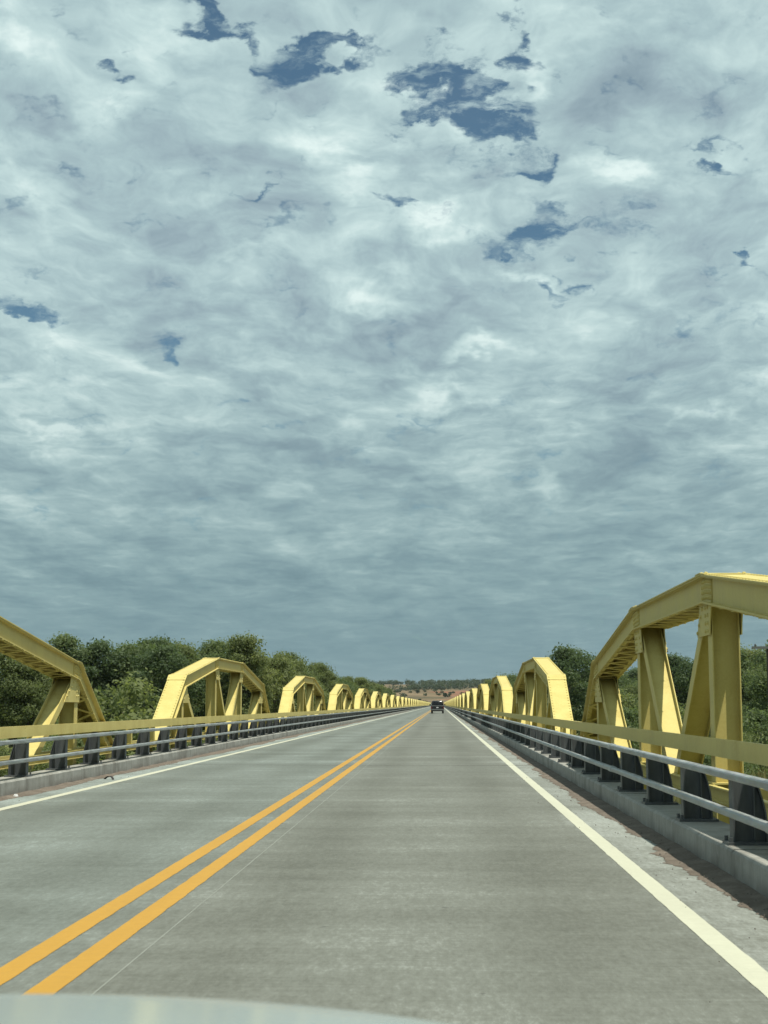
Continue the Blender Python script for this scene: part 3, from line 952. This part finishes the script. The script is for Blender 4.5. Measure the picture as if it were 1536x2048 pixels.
# ------------------------------------------------------------------ trees
def leaf_mat(name, cols, sat=1.0):
    m = bpy.data.materials.new(name); m.use_nodes = True
    t = NT(m.node_tree); t.n.clear()
    o = t.n.new('ShaderNodeOutputMaterial')
    at = t.n.new('ShaderNodeAttribute'); at.attribute_name = 'tint'
    oi = t.n.new('ShaderNodeObjectInfo')
    v = t.m('ADD', t.m('MULTIPLY', at.outputs['Fac'], 0.70), t.m('MULTIPLY', oi.outputs['Random'], 0.36))
    c = t.ramp(v, [(0.0, cols[0]), (0.5, cols[1]), (1.0, cols[2])])
    d = t.n.new('ShaderNodeBsdfPrincipled'); d.inputs['Roughness'].default_value = 0.55; d.inputs['Specular IOR Level'].default_value = 0.22
    t.l.new(c, d.inputs['Base Color'])
    tr = t.n.new('ShaderNodeBsdfTranslucent'); t.l.new(t.mix(1.0, c, (1.25, 1.25, 0.8), 'MULTIPLY'), tr.inputs['Color'])
    mx = t.n.new('ShaderNodeMixShader'); mx.inputs[0].default_value = 0.50
    t.l.new(d.outputs[0], mx.inputs[1]); t.l.new(tr.outputs[0], mx.inputs[2]); t.l.new(mx.outputs[0], o.inputs[0])
    return m
M_leaf_dark = leaf_mat('dark_leaves', [(0.051, 0.080, 0.038), (0.082, 0.119, 0.057), (0.129, 0.175, 0.081)])
M_leaf_mid = leaf_mat('mid_leaves', [(0.066, 0.097, 0.043), (0.107, 0.146, 0.063), (0.165, 0.207, 0.091)])
M_leaf_pale = leaf_mat('pale_leaves', [(0.091, 0.119, 0.043), (0.139, 0.171, 0.070), (0.215, 0.240, 0.102)])
M_leaf_far = leaf_mat('far_leaves', [(0.026, 0.042, 0.022), (0.040, 0.060, 0.030), (0.060, 0.080, 0.038)])
M_bark = mat('bark', lambda t, p, pos: setc(t, p, t.ramp(t.noise(t.v('MULTIPLY', pos, (6, 6, 1.2)), 1.0, 5, 0.7), [(0.3, (0.06, 0.05, 0.04)), (0.7, (0.20, 0.175, 0.15))])), 0.95)

def tree_proto(seed, H, R, mleaf, n_clump=30, per=300, leaf=0.24, trunk_r=0.22, low=0.30):
    rg = random.Random(seed)
    tb = MB(); clumps = []
    lean = Vector((rg.uniform(-.06, .06), rg.uniform(-.06, .06), 1))
    top = H * 0.80
    path = [Vector((0, 0, -0.3))]
    for k in range(1, 7):
        z = top * k / 6
        path.append(Vector((lean.x * z + rg.uniform(-.12, .12), lean.y * z + rg.uniform(-.12, .12), z)))
    tb.tube(path, [trunk_r * (1.25 - 1.1 * k / 6) for k in range(7)], 7)
    for k in range(n_clump):
        f = low + (1 - low) * (k + 0.5) / n_clump
        zz = f * top
        i = min(int(f * 6), 5); base = path[i].lerp(path[i + 1], f * 6 - i)
        ang = k * 2.399 + rg.uniform(-.5, .5)
        env = R * (0.62 + 0.38 * math.sin(math.pi * min(1, (f - low) / (1 - low) * 0.85 + 0.18)))
        env *= rg.uniform(0.45, 1.05)
        if f > 0.9: env *= 0.55
        rise = rg.uniform(0.10, 0.22) * H * (0.4 + f * 0.6)
        tip = base + Vector((math.cos(ang) * env, math.sin(ang) * env, rise))
        tip.z = min(tip.z, H * 0.95)
        mid = base.lerp(tip, 0.55) + Vector((0, 0, -0.12 * rise))
        if k % 2 == 0 or k > n_clump - 5:
            tb.tube([base, mid, tip], [trunk_r * 0.34 * (1.2 - f), trunk_r * 0.2 * (1.2 - f), 0.012], 5, cap=False)
        cr = R * rg.uniform(0.22, 0.44)
        clumps.append((tip, cr, rg.random()))
    v = []; fcs = []; tint = []
    for c, cr, tn in clumps:
        sz = (cr * rg.uniform(.9, 1.25), cr * rg.uniform(.9, 1.25), cr * rg.uniform(.62, .95))
        for q in range(per):
            d = Vector((rg.gauss(0, 1), rg.gauss(0, 1), rg.gauss(0, 1)))
            if d.length < 1e-3: continue
            d.normalize()
            rr = rg.random() ** 0.42 * (1.0 if rg.random() > 0.30 else rg.uniform(1.1, 1.55))
            if d.z < -0.2 and rg.random() < 0.45: continue
            p = c + Vector((d.x * sz[0], d.y * sz[1], d.z * sz[2])) * rr
            n = (d * 0.8 + Vector((rg.gauss(0, .6), rg.gauss(0, .6), rg.gauss(0, .6) + 0.35))).normalized()
            a = n.orthogonal().normalized(); a.rotate(Matrix.Rotation(rg.uniform(0, 6.28), 3, n)); b = n.cross(a)
            s = leaf * rg.uniform(0.55, 1.25); w = s * rg.uniform(0.42, 0.72)
            i0 = len(v)
            v += [tuple(p + a * s * 0.5), tuple(p + b * w * 0.5), tuple(p - a * s * 0.5), tuple(p - b * w * 0.5)]
            fcs.append((i0, i0 + 1, i0 + 2, i0 + 3))
            tint.append(max(0, min(1, 0.62 * tn + 0.38 * rg.random())))
    me = bpy.data.meshes.new('crown'); me.from_pydata(v, [], fcs); me.materials.append(mleaf)
    at = me.attributes.new('tint', 'FLOAT', 'FACE'); at.data.foreach_set('value', tint)
    me.update()
    return tb.data('trunk', M_bark, smooth=True), me
PROTO = {
    'a': tree_proto(1, 12.0, 3.3, M_leaf_dark, 52, 450, 0.275),
    'b': tree_proto(2, 12.6, 2.7, M_leaf_mid, 46, 450, 0.275),
    'c': tree_proto(3, 11.2, 3.7, M_leaf_mid, 54, 450, 0.275),
    'd': tree_proto(4, 13.5, 2.9, M_leaf_pale, 50, 450, 0.275),
    'e': tree_proto(5, 12.2, 3.2, M_leaf_pale, 50, 450, 0.275),
    's': tree_proto(6, 4.2, 2.3, M_leaf_pale, 22, 300, 0.20, 0.08, 0.12),
    't': tree_proto(7, 3.6, 2.6, M_leaf_mid, 24, 300, 0.20, 0.08, 0.08),
}
def plant(kind, x, y, s, rz, label, cat, group, name, z=None, sz=None):
    r = empty(name, (x, y, land(x, y) if z is None else z), rz)
    r.scale = (s, s, sz or s)
    link('trunk', PROTO[kind][0], r); link('crown' if cat == 'tree' else 'foliage', PROTO[kind][1], r)
    return tag(r, label, cat, group)

rt = random.Random(5)
left = []
# front of the wood facing the camera, from the far left to the bridge side
x = -60.0
while x < -21:
    y = 150 + rt.uniform(-7, 9) - 0.10 * (x + 20)
    left.append((x, y, rt.choice('abcea'), rt.uniform(0.78, 1.06)))
    left.append((x + rt.uniform(-2, 2), y + rt.uniform(9, 16), rt.choice('abce'), rt.uniform(0.86, 1.12)))
    x += rt.uniform(3.6, 5.2)
# edge of the wood running beside the bridge
y = 160.0
while y < 700:
    left.append((-19.0 - rt.uniform(-1.2, 2.2), y, rt.choice('abcebde'), rt.uniform(0.88, 1.03)))
    if y < 330: left.append((-25.5 - rt.uniform(-1.5, 3), y + rt.uniform(-4, 4), rt.choice('abce'), rt.uniform(0.95, 1.15)))
    y += rt.uniform(5.5, 7.5) * (1 + (y - 160) / 700)
left.append((-17.3, 158, 'd', 0.99)); left.append((-19.2, 161, 'b', 0.98)); left.append((-15.6, 165, 'e', 0.92)); left.append((-14.0 - 1.0, 176, 'e', 0.93))
def px_of(x, y): return (x - CAM_X) / y
left += [(-36, 152, 'b', 1.05), (-33, 154, 'a', 1.06), (-39.5, 150, 'e', 1.06), (-29.5, 156, 'c', 1.10)]
left.sort(key=lambda q: px_of(q[0], q[1]))
for i, (x, y, kd, s) in enumerate(left):
    if kd == 'd' and abs(y - 158) < 0.1: lab = 'tall pale green tree rising above the wood behind the second left truss'
    else: lab = 'green tree in the wood left of the bridge, %s from the left' % ORD[i]
    plant(kd, x, y, s, rt.uniform(0, 6.28), lab, 'tree', 'trees of the wood left of the bridge', 'tree')
right = [(15.6, 160, 'a', 1.03), (19.2, 172, 'b', 0.90), (13.6, 262, 'c', 1.0), (16.5, 285, 'a', 0.98), (20.5, 235, 'e', 0.86), (24, 262, 'a', 0.95), (27.5, 240, 'c', 0.92), (31.0, 215, 'b', 0.95),
         (30.6, 186, 'a', 1.02), (34.5, 190, 'c', 1.0), (37.5, 176, 'e', 1.02), (34.5, 170, 'b', 0.98), (36.5, 157, 'c', 1.0), (39, 165, 'a', 1.08), (42, 180, 'e', 1.1), (20.6, 150, 't', 1.7), (25, 165, 't', 1.8), (29.5, 160, 's', 1.6), (33, 150, 't', 1.6), (37.5, 146, 's', 1.5), (17.0, 166, 't', 1.6), (22.6, 170, 's', 1.7), (27, 180, 'e', 0.75), (26.0, 192, 'e', 0.72), (23, 178, 'c', 0.66),
         (34, 285, 'c', 1.05), (39, 300, 'a', 1.1), (44, 290, 'e', 1.1), (49, 300, 'c', 1.1), (29, 300, 'a', 1.05), (24.5, 310, 'c', 1.0), (13.2, 330, 'e', 0.95), (13.6, 380, 'a', 0.9), (14, 450, 'c', 0.9), (14, 540, 'e', 0.85)]
right.sort(key=lambda q: px_of(q[0], q[1]))
for i, (x, y, kd, s) in enumerate(right):
    lab = 'green tree among those right of the bridge, %s from the road' % ORD[i]
    if (x, y) == (15.6, 160): lab = 'tall dark green tree standing between the first two right trusses'
    plant(kd, x, y, s, rt.uniform(0, 6.28), lab, 'tree', 'trees right of the bridge', 'tree')
shr = []
for i in range(26):
    xx = -rt.uniform(15, 46); yy = rt.uniform(95, 142)
    if xx / yy < -0.30: continue
    shr.append((xx, yy, rt.choice('st'), rt.uniform(0.6, 1.15)))
shr.append((-16.9, 92, 's', 1.75))
for i in range(20):
    yy = rt.uniform(105, 150); xx = CAM_X + yy * rt.uniform(0.085, 0.235)
    shr.append((xx, yy, rt.choice('st'), rt.uniform(0.5, 0.95)))
shr.sort(key=lambda q: px_of(q[0], q[1]))
nl = 0; nr = 0
for (x, y, kd, s) in shr:
    if x < 0:
        lab = 'leafy green shrub below the left trusses, %s from the left' % ORD[nl]; nl += 1
        if (x, y) == (-16.9, 92): lab = 'bright green young tree beside the end of the nearest left truss'
    else: lab = 'leafy green shrub in the grass right of the bridge, %s from the road' % ORD[nr]; nr += 1
    plant(kd, x, y, s, rt.uniform(0, 6.28), lab, 'shrub', 'shrubs beside the bridge', 'shrub')

# ------------------------------------------------------------------ tall grass below the bridge
def f_grass(t, p, pos):
    oi = t.noise(pos, 0.35, 4, 0.6)
    setc(t, p, t.ramp(oi, [(0.3, (0.075, 0.095, 0.030)), (0.5, (0.15, 0.145, 0.055)), (0.7, (0.28, 0.225, 0.105))]))
M_grass = mat('tall_grass', f_grass, 0.8, spec=0.2)
gv, gf = [], []
for i in range(26000):
    yy = 62 + 115 * rt.random()
    xx = CAM_X + yy * (rt.uniform(0.075, 0.245) if rt.random() < 0.6 else -rt.uniform(0.13, 0.31))
    h = rt.uniform(0.35, 1.05); a = rt.uniform(0, 6.28); w = rt.uniform(0.05, 0.14); l = rt.uniform(-.25, .25)
    z = land(xx, yy) - 0.05
    b = len(gv)
    gv += [(xx - w * math.cos(a), yy - w * math.sin(a), z), (xx + w * math.cos(a), yy + w * math.sin(a), z), (xx + l, yy + l * 0.5, z + h)]
    gf.append((b, b + 1, b + 2))
me = bpy.data.meshes.new('tall_grass'); me.from_pydata(gv, [], gf); me.materials.append(M_grass); me.update()
tag(link('tall_grass', me), 'tall green and straw coloured grass below the bridge', 'grass', kind='stuff')

# ------------------------------------------------------------------ far woods on the hill
def far_wood(lst, name, lab, leafsize, per):
    v, f, tint = [], [], []
    for (x, y, h, r) in lst:
        z0 = land(x, y); tn = rt.random()
        for q in range(per):
            d = Vector((rt.gauss(0, 1), rt.gauss(0, 1), rt.gauss(0, 1))).normalized()
            p = Vector((x, y, z0 + h * 0.52)) + Vector((d.x * r, d.y * r, d.z * h * 0.5)) * rt.random() ** 0.35
            n = (d + Vector((rt.gauss(0, .5), rt.gauss(0, .5), rt.gauss(0, .5) + .3))).normalized()
            a = n.orthogonal().normalized(); b = n.cross(a); s = leafsize * rt.uniform(.6, 1.3)
            i0 = len(v)
            v += [tuple(p + a * s), tuple(p + b * s), tuple(p - a * s), tuple(p - b * s)]; f.append((i0, i0 + 1, i0 + 2, i0 + 3)); tint.append(0.5 * tn + 0.5 * rt.random())
    me = bpy.data.meshes.new(name); me.from_pydata(v, [], f); me.materials.append(M_leaf_far)
    at = me.attributes.new('tint', 'FLOAT', 'FACE'); at.data.foreach_set('value', tint); me.update()
    return me
lst = []
for i in range(950):
    yy = rt.uniform(2250, 3050); xx = CAM_X + yy * rt.uniform(-0.16, 0.10)
    dens = mnoise.noise((xx * 0.006, yy * 0.004, 9.0)) + 0.22 + (0.25 if xx > 0 else 0.0)
    if dens < 0.0 and yy < 2900: continue
    h = rt.uniform(6, 10); lst.append((xx, yy, h, h * rt.uniform(.55, .85)))
for i in range(110):
    yy = rt.uniform(2950, 3060); xx = CAM_X + yy * rt.uniform(-0.16, 0.10)
    h = rt.uniform(6, 11); lst.append((xx, yy, h, h * rt.uniform(.6, .9)))
tag(link('far_woodland', far_wood(lst, 'far_woodland', '', 1.1, 44)), 'dark wood covering the far hilltop at the horizon', 'woodland', kind='stuff')
lst = []
for i in range(90):
    yy = rt.uniform(1230, 1500); xx = CAM_X + yy * rt.uniform(-0.075, -0.028)
    h = rt.uniform(4, 7); lst.append((xx, yy, h, h * rt.uniform(.6, .9)))
for i in range(46):
    yy = rt.uniform(1330, 1950); xx = CAM_X + yy * rt.uniform(-0.045, 0.035)
    h = rt.uniform(1.6, 3.6); lst.append((xx, yy, h, h * rt.uniform(.8, 1.4)))
for i in range(40):
    yy = rt.uniform(1560, 1700); xx = CAM_X + yy * rt.uniform(0.017, 0.05)
    h = rt.uniform(3.5, 6); lst.append((xx, yy, h, h * rt.uniform(.7, 1.0)))
tag(link('hillside_brush', far_wood(lst, 'hillside_brush', '', 0.7, 44)), 'dark brush along the foot of the tan hillside', 'brush', kind='stuff')
for (gx, yy, h, lab) in ((-0.0156, 1900, 8.5, 'dark lone tree high on the left of the tan hillside'), (0.0007, 1960, 9.5, 'dark round lone tree high on the tan hillside above the vehicle'),
                         (0.0033, 1650, 4.5, 'small dark lone tree low on the tan hillside right of the vehicle'), (-0.0143, 1780, 5.0, 'small lone tree below the left one on the tan hillside')):
    xx = CAM_X + gx * yy
    r = empty('hill_tree', (xx, yy, land(xx, yy)))
    tmb = MB().tube([(0, 0, -.3), (0, 0, h * .5)], [.3, .15], 6)
    tmb.build('trunk', M_bark, r)
    v = far_wood([(xx, yy, h, h * 0.55)], 'crown', '', 0.7, 160)
    o = link('crown', v, r, (-xx, -yy, -land(xx, yy)))
    tag(r, lab, 'tree', 'lone trees on the hillside')

# ------------------------------------------------------------------ air
hm = bpy.data.materials.new('thin_haze'); hm.use_nodes = True
hn = hm.node_tree; hn.nodes.clear()
ho = hn.nodes.new('ShaderNodeOutputMaterial'); hv = hn.nodes.new('ShaderNodeVolumePrincipled')
hv.inputs['Color'].default_value = (0.80, 0.90, 0.96, 1.0); hv.inputs['Density'].default_value = 0.00003; hv.inputs['Anisotropy'].default_value = 0.0
hn.links.new(hv.outputs[0], ho.inputs['Volume'])
tag(MB().box(-9600, 9600, -700, 15600, -30, 95).build('haze', hm), 'thin pale haze over the river valley', 'haze', kind='stuff')

# ------------------------------------------------------------------ utility pole in the grass on the right
M_polewood = mat('weathered_pole', lambda t, p, pos: setc(t, p, t.ramp(t.noise(t.v('MULTIPLY', pos, (8, 8, 0.8)), 1.0, 5, 0.7), [(0.3, (0.030, 0.024, 0.020)), (0.7, (0.085, 0.068, 0.055))])), 0.9)
py_ = 70.0; px_ = CAM_X + (1529 - 880) / 3076 * py_
pz_ = land(px_, py_)
up = empty('utility_pole', (px_, py_, pz_))
tag(up, 'dark slender utility pole with short crossarm before the trees on the right', 'utility pole')
ph_ = CAM_H + (1409 - 1299) / 3076 * py_ - pz_
MB().tube([(0, 0, -0.4), (0.02, 0, ph_ * .5), (0.0, 0, ph_)], [0.13, 0.115, 0.095], 10).build('shaft', M_polewood, up)
MB().box(-0.75, 0.75, -0.16, -0.07, ph_ - 0.02, ph_ + 0.09).build('crossarm', mat('grey_crossarm', lambda t, p, pos: setc(t, p, t.mix(t.noise(pos, 3.0, 3), (0.08, 0.085, 0.08), (0.14, 0.145, 0.14))), 0.8), up)
for dx_ in (-0.6, 0.6):
    MB().tube([(dx_, -0.11, ph_ + 0.09), (dx_, -0.11, ph_ + 0.14), (dx_, -0.11, ph_ + 0.2)], [0.03, 0.05, 0.03], 8).build('insulator', M_post, up)

# ------------------------------------------------------------------ dark vehicle ahead
M_carpaint = mat('black_car_paint', lambda t, p, pos: setc(t, p, t.mix(t.noise(pos, 2.0, 3), (0.010, 0.011, 0.013), (0.020, 0.021, 0.024))), 0.22)
M_glassdark = mat('dark_glass', lambda t, p, pos: setc(t, p, t.mix(t.noise(pos, 1.0, 2), (0.006, 0.007, 0.009), (0.018, 0.020, 0.023))), 0.06)
M_trim = mat('grey_trim', lambda t, p, pos: setc(t, p, t.mix(t.noise(pos, 3.0, 2), (0.13, 0.135, 0.135), (0.20, 0.205, 0.205))), 0.4, metallic=0.3)
M_rubber = mat('tyre_rubber', lambda t, p, pos: setc(t, p, t.mix(t.noise(pos, 8.0, 3), (0.010, 0.010, 0.010), (0.024, 0.023, 0.022))), 0.85)
M_platem = mat('plate_white', lambda t, p, pos: setc(t, p, t.mix(t.noise(pos, 6.0, 2), (0.50, 0.51, 0.52), (0.66, 0.66, 0.66))), 0.5)
M_tail = mat('tail_lamp_red', lambda t, p, pos: setc(t, p, t.mix(t.noise(pos, 6.0, 2), (0.10, 0.006, 0.006), (0.16, 0.010, 0.010))), 0.2)
vh = empty('pickup_truck', (1.66, 236.0, 0.0))
tag(vh, 'dark pickup truck seen from behind, far ahead in the right lane', 'truck')
def loft(secs, name, m, parent, smooth=True, sub=1):
    """secs: list of (y, [(x,z)...]) closed outlines with equal counts"""
    mb = MB(); n = len(secs[0][1])
    for y, o in secs: mb.v += [(x, y, z) for x, z in o]
    for s in range(len(secs) - 1):
        for k in range(n):
            k2 = (k + 1) % n
            mb.f.append((s * n + k, s * n + k2, (s + 1) * n + k2, (s + 1) * n + k)); mb.mi.append(0)
    mb.f.append(tuple(range(n))); mb.f.append(tuple((len(secs) - 1) * n + k for k in reversed(range(n)))); mb.mi += [0, 0]
    return mb.build(name, m, parent, smooth=smooth)
def outline(w, z0, z1, tuck=0.06, top=0.08, r=0.06):
    h = w / 2
    pts = [(-h + tuck, z0), (h - tuck, z0), (h - 0.01, z0 + 0.14), (h, z0 + (z1 - z0) * 0.5), (h - 0.015, z1 - 0.12), (h - top, z1 - 0.02), (h - top - r, z1)]
    return pts + [(-x, z) for x, z in reversed(pts[2:])]
loft([(0.05, outline(1.94, 0.52, 1.20)), (0.0 + 0.10, outline(1.99, 0.48, 1.24)), (1.2, outline(2.02, 0.45, 1.25)), (4.4, outline(2.02, 0.45, 1.24)), (5.2, outline(2.0, 0.46, 1.20)), (5.6, outline(1.86, 0.52, 1.08))], 'body', M_carpaint, vh)
def cabo(wb, wt, z0, z1):
    h, t_ = wb / 2, wt / 2
    pts = [(-h, z0), (h, z0), (h - 0.03, z0 + 0.12), (t_ + 0.07, z1 - 0.20), (t_, z1 - 0.06), (t_ - 0.12, z1)]
    return pts + [(-x, z) for x, z in reversed(pts[2:])]
loft([(0.75, cabo(1.90, 1.52, 1.18, 1.86)), (1.1, cabo(1.92, 1.56, 1.18, 1.95)), (2.9, cabo(1.92, 1.56, 1.18, 1.96)), (3.9, cabo(1.88, 1.46, 1.18, 1.30))], 'cab', M_carpaint, vh)
rw = MB().hexa([(-0.76, 0.735, 1.28), (0.76, 0.735, 1.28), (0.76, 0.78, 1.28), (-0.76, 0.78, 1.28), (-0.64, 0.735, 1.76), (0.64, 0.735, 1.76), (0.64, 0.78, 1.76), (-0.64, 0.78, 1.76)]).build('rear_window', M_glassdark, vh)
MB().box(-0.93, 0.93, 0.02, 0.075, 1.10, 1.235).build('tailgate_trim', M_trim, vh)
tg = MB().box(-0.80, 0.80, 0.025, 0.06, 0.72, 1.09).build('tailgate', M_carpaint, vh)
MB().box(-0.16, 0.16, 0.005, 0.028, 0.83, 0.99).build('licence_plate', M_platem, vh)
bp = MB(); bp.prism([(-0.98, 0.10), (-0.90, -0.06), (0.90, -0.06), (0.98, 0.10)], 'z', 0.50, 0.70); bp.build('rear_bumper', M_trim, vh)
for s in (-1, 1):
    x0, x1 = sorted((s * 0.83, s * 0.975)); MB().box(x0, x1, 0.0, 0.08, 0.74, 1.09).build('tail_lamp', M_tail, vh)
    mb = MB(); x0, x1 = sorted((s * 1.02, s * 1.24)); mb.box(x0, x1, 3.30, 3.42, 1.24, 1.42); x0, x1 = sorted((s * 0.94, s * 1.04)); mb.box(x0, x1, 3.34, 3.40, 1.26, 1.31)
    mb.build('wing_mirror', M_carpaint, vh)
    for yy in (1.0, 4.6):
        wx = s * 0.84
        wh = MB().tube([(wx - 0.13, yy, 0.395), (wx - 0.11, yy, 0.395), (wx + 0.11, yy, 0.395), (wx + 0.13, yy, 0.395)], [0.33, 0.395, 0.395, 0.33], 20).build('wheel', M_rubber, vh)
        MB().tube([(wx - 0.135, yy, 0.395), (wx + 0.135, yy, 0.395)], [0.22, 0.22], 14).build('rim', M_trim, wh)
MB().box(-0.70, 0.70, 0.3, 5.2, 0.36, 0.53).build('chassis', M_rubber, vh)

# ------------------------------------------------------------------ front of the car the picture is taken from
def f_hood(t, p, pos):
    setc(t, p, t.mix(t.noise(pos, 1.5, 3), (0.34, 0.40, 0.405), (0.38, 0.44, 0.445)))
M_hood = mat('pale_silver_paint', f_hood, 0.16, metallic=0.2)
CX = 1.62
own = empty('car', (CX, 0.0, 0.0))
tag(own, 'pale silver car bonnet blurred along the bottom of the picture', 'car')
def hood_z(x, y):
    z = 1.038 - 0.095 * (x / 0.80) ** 2 - 0.022 * abs(x / 0.8) ** 6
    z += -0.10 * (y - 1.75)  if y < 1.75 else 0.0
    if y > 1.75: z -= 0.10 * (y - 1.75) + 0.55 * (y - 1.75) ** 2 + 2.0 * max(0, y - 2.1) ** 2
    return z
mb = MB(); NXH, NYH = 28, 24
for j in range(NYH + 1):
    for i in range(NXH + 1):
        x = -0.80 + 1.60 * i / NXH; y = 0.72 + (2.42 - 0.10 * (x / 0.8) ** 2 - 0.72) * j / NYH
        mb.v.append((x, y, hood_z(x, y)))
for j in range(NYH):
    for i in range(NXH):
        a = j * (NXH + 1) + i
        mb.f.append((a, a + 1, a + NXH + 2, a + NXH + 1)); mb.mi.append(0)
mb.build('bonnet', M_hood, own, smooth=True, fix=False)
for s in (-1, 1):
    mb = MB(); rows = []
    for j in range(17):
        y = 0.5 + 1.82 * j / 16
        top = hood_z(0.80, min(max(y, 0.72), 2.32)) - 0.006
        rows.append([(s * 0.803, y, top), (s * 0.86, y, top - 0.03), (s * 0.905, y, top - 0.14), (s * 0.92, y, 0.62 if abs(y - 1.45) < 0.40 else 0.45), ])
    for r0, r1 in zip(rows, rows[1:]):
        for a in range(3): mb.face([r0[a], r0[a + 1], r1[a + 1], r1[a]])
    mb.build('fender', M_hood, own, smooth=True)
    wx = s * 0.80
    wh = MB().tube([(wx - 0.11, 1.45, 0.335), (wx - 0.09, 1.45, 0.335), (wx + 0.09, 1.45, 0.335), (wx + 0.11, 1.45, 0.335)], [0.29, 0.335, 0.335, 0.29], 24).build('wheel', M_rubber, own)
    MB().tube([(wx - 0.113, 1.45, 0.335), (wx + 0.113, 1.45, 0.335)], [0.21, 0.21], 16).build('rim', M_trim, wh)
    hl = MB().hexa([(s * 0.50, 2.30, 0.66), (s * 0.86, 2.16, 0.68), (s * 0.86, 2.10, 0.68), (s * 0.50, 2.24, 0.66), (s * 0.50, 2.30, 0.75), (s * 0.86, 2.16, 0.79), (s * 0.86, 2.10, 0.79), (s * 0.50, 2.24, 0.75)])
    hl.build('headlight', M_glassdark, own)
mb = MB(); mb.prism([(-0.90, 2.10), (-0.80, 2.34), (-0.4, 2.44), (0.4, 2.44), (0.80, 2.34), (0.90, 2.10)], 'z', 0.26, 0.64); mb.build('bumper', M_hood, own)
MB().box(-0.70, 0.70, 2.38, 2.43, 0.60, 0.72).build('grille', M_post, own)
MB().box(-0.75, 0.75, 0.5, 0.74, 0.80, 1.0).build('cowl', M_rubber, own)

# ------------------------------------------------------------------ scrap of tyre by the left kerb, litter
mb = MB(); pts = []
n = 10
for k in range(n + 1):
    a = -0.6 + 1.2 * k / n
    pts.append((0.42 * math.sin(a) , 0.05 * math.cos(a * 2.0) , 0.012 + 0.11 * (math.cos(a * 1.6) - math.cos(0.96)) / (1 - math.cos(0.96)) ))
for (p, q) in zip(pts, pts[1:]):
    mb.hexa([(p[1] - .05, p[0], p[2] - .008), (p[1] + .05, p[0], p[2] - .008), (q[1] + .05, q[0], q[2] - .008), (q[1] - .05, q[0], q[2] - .008),
             (p[1] - .05, p[0], p[2] + .008), (p[1] + .05, p[0], p[2] + .008), (q[1] + .05, q[0], q[2] + .008), (q[1] - .05, q[0], q[2] + .008)])
o = mb.build('tyre_scrap', M_rubber, loc=(-4.0, 28.3, 0.0)); o.rotation_euler = (0, 0, 0.9); o.scale = (0.5, 0.5, 0.5)
tag(o, 'curled scrap of black tyre lying by the left kerb', 'tyre scrap')
mb = MB()
rg = random.Random(3)
ring = [(0.075 * rg.uniform(.7, 1.2) * math.cos(a), 0.06 * rg.uniform(.7, 1.2) * math.sin(a), 0.0) for a in [i * 0.785 for i in range(8)]]
b = len(mb.v); mb.v += ring + [(x * .6, y * .6, 0.05 + rg.uniform(-.012, .012)) for x, y, z in ring] + [(0, 0, 0.035)]
for i in range(8):
    j = (i + 1) % 8
    mb.f.append((i, j, 8 + j, 8 + i)); mb.f.append((8 + i, 8 + j, 16)); mb.mi += [0, 0]
o = mb.build('paper_scrap', M_platem, loc=(-4.22, 22.9, 0.012)); o.scale = (0.6, 0.6, 0.6)
tag(o, 'crumpled white paper by the left kerb at the picture edge', 'litter')
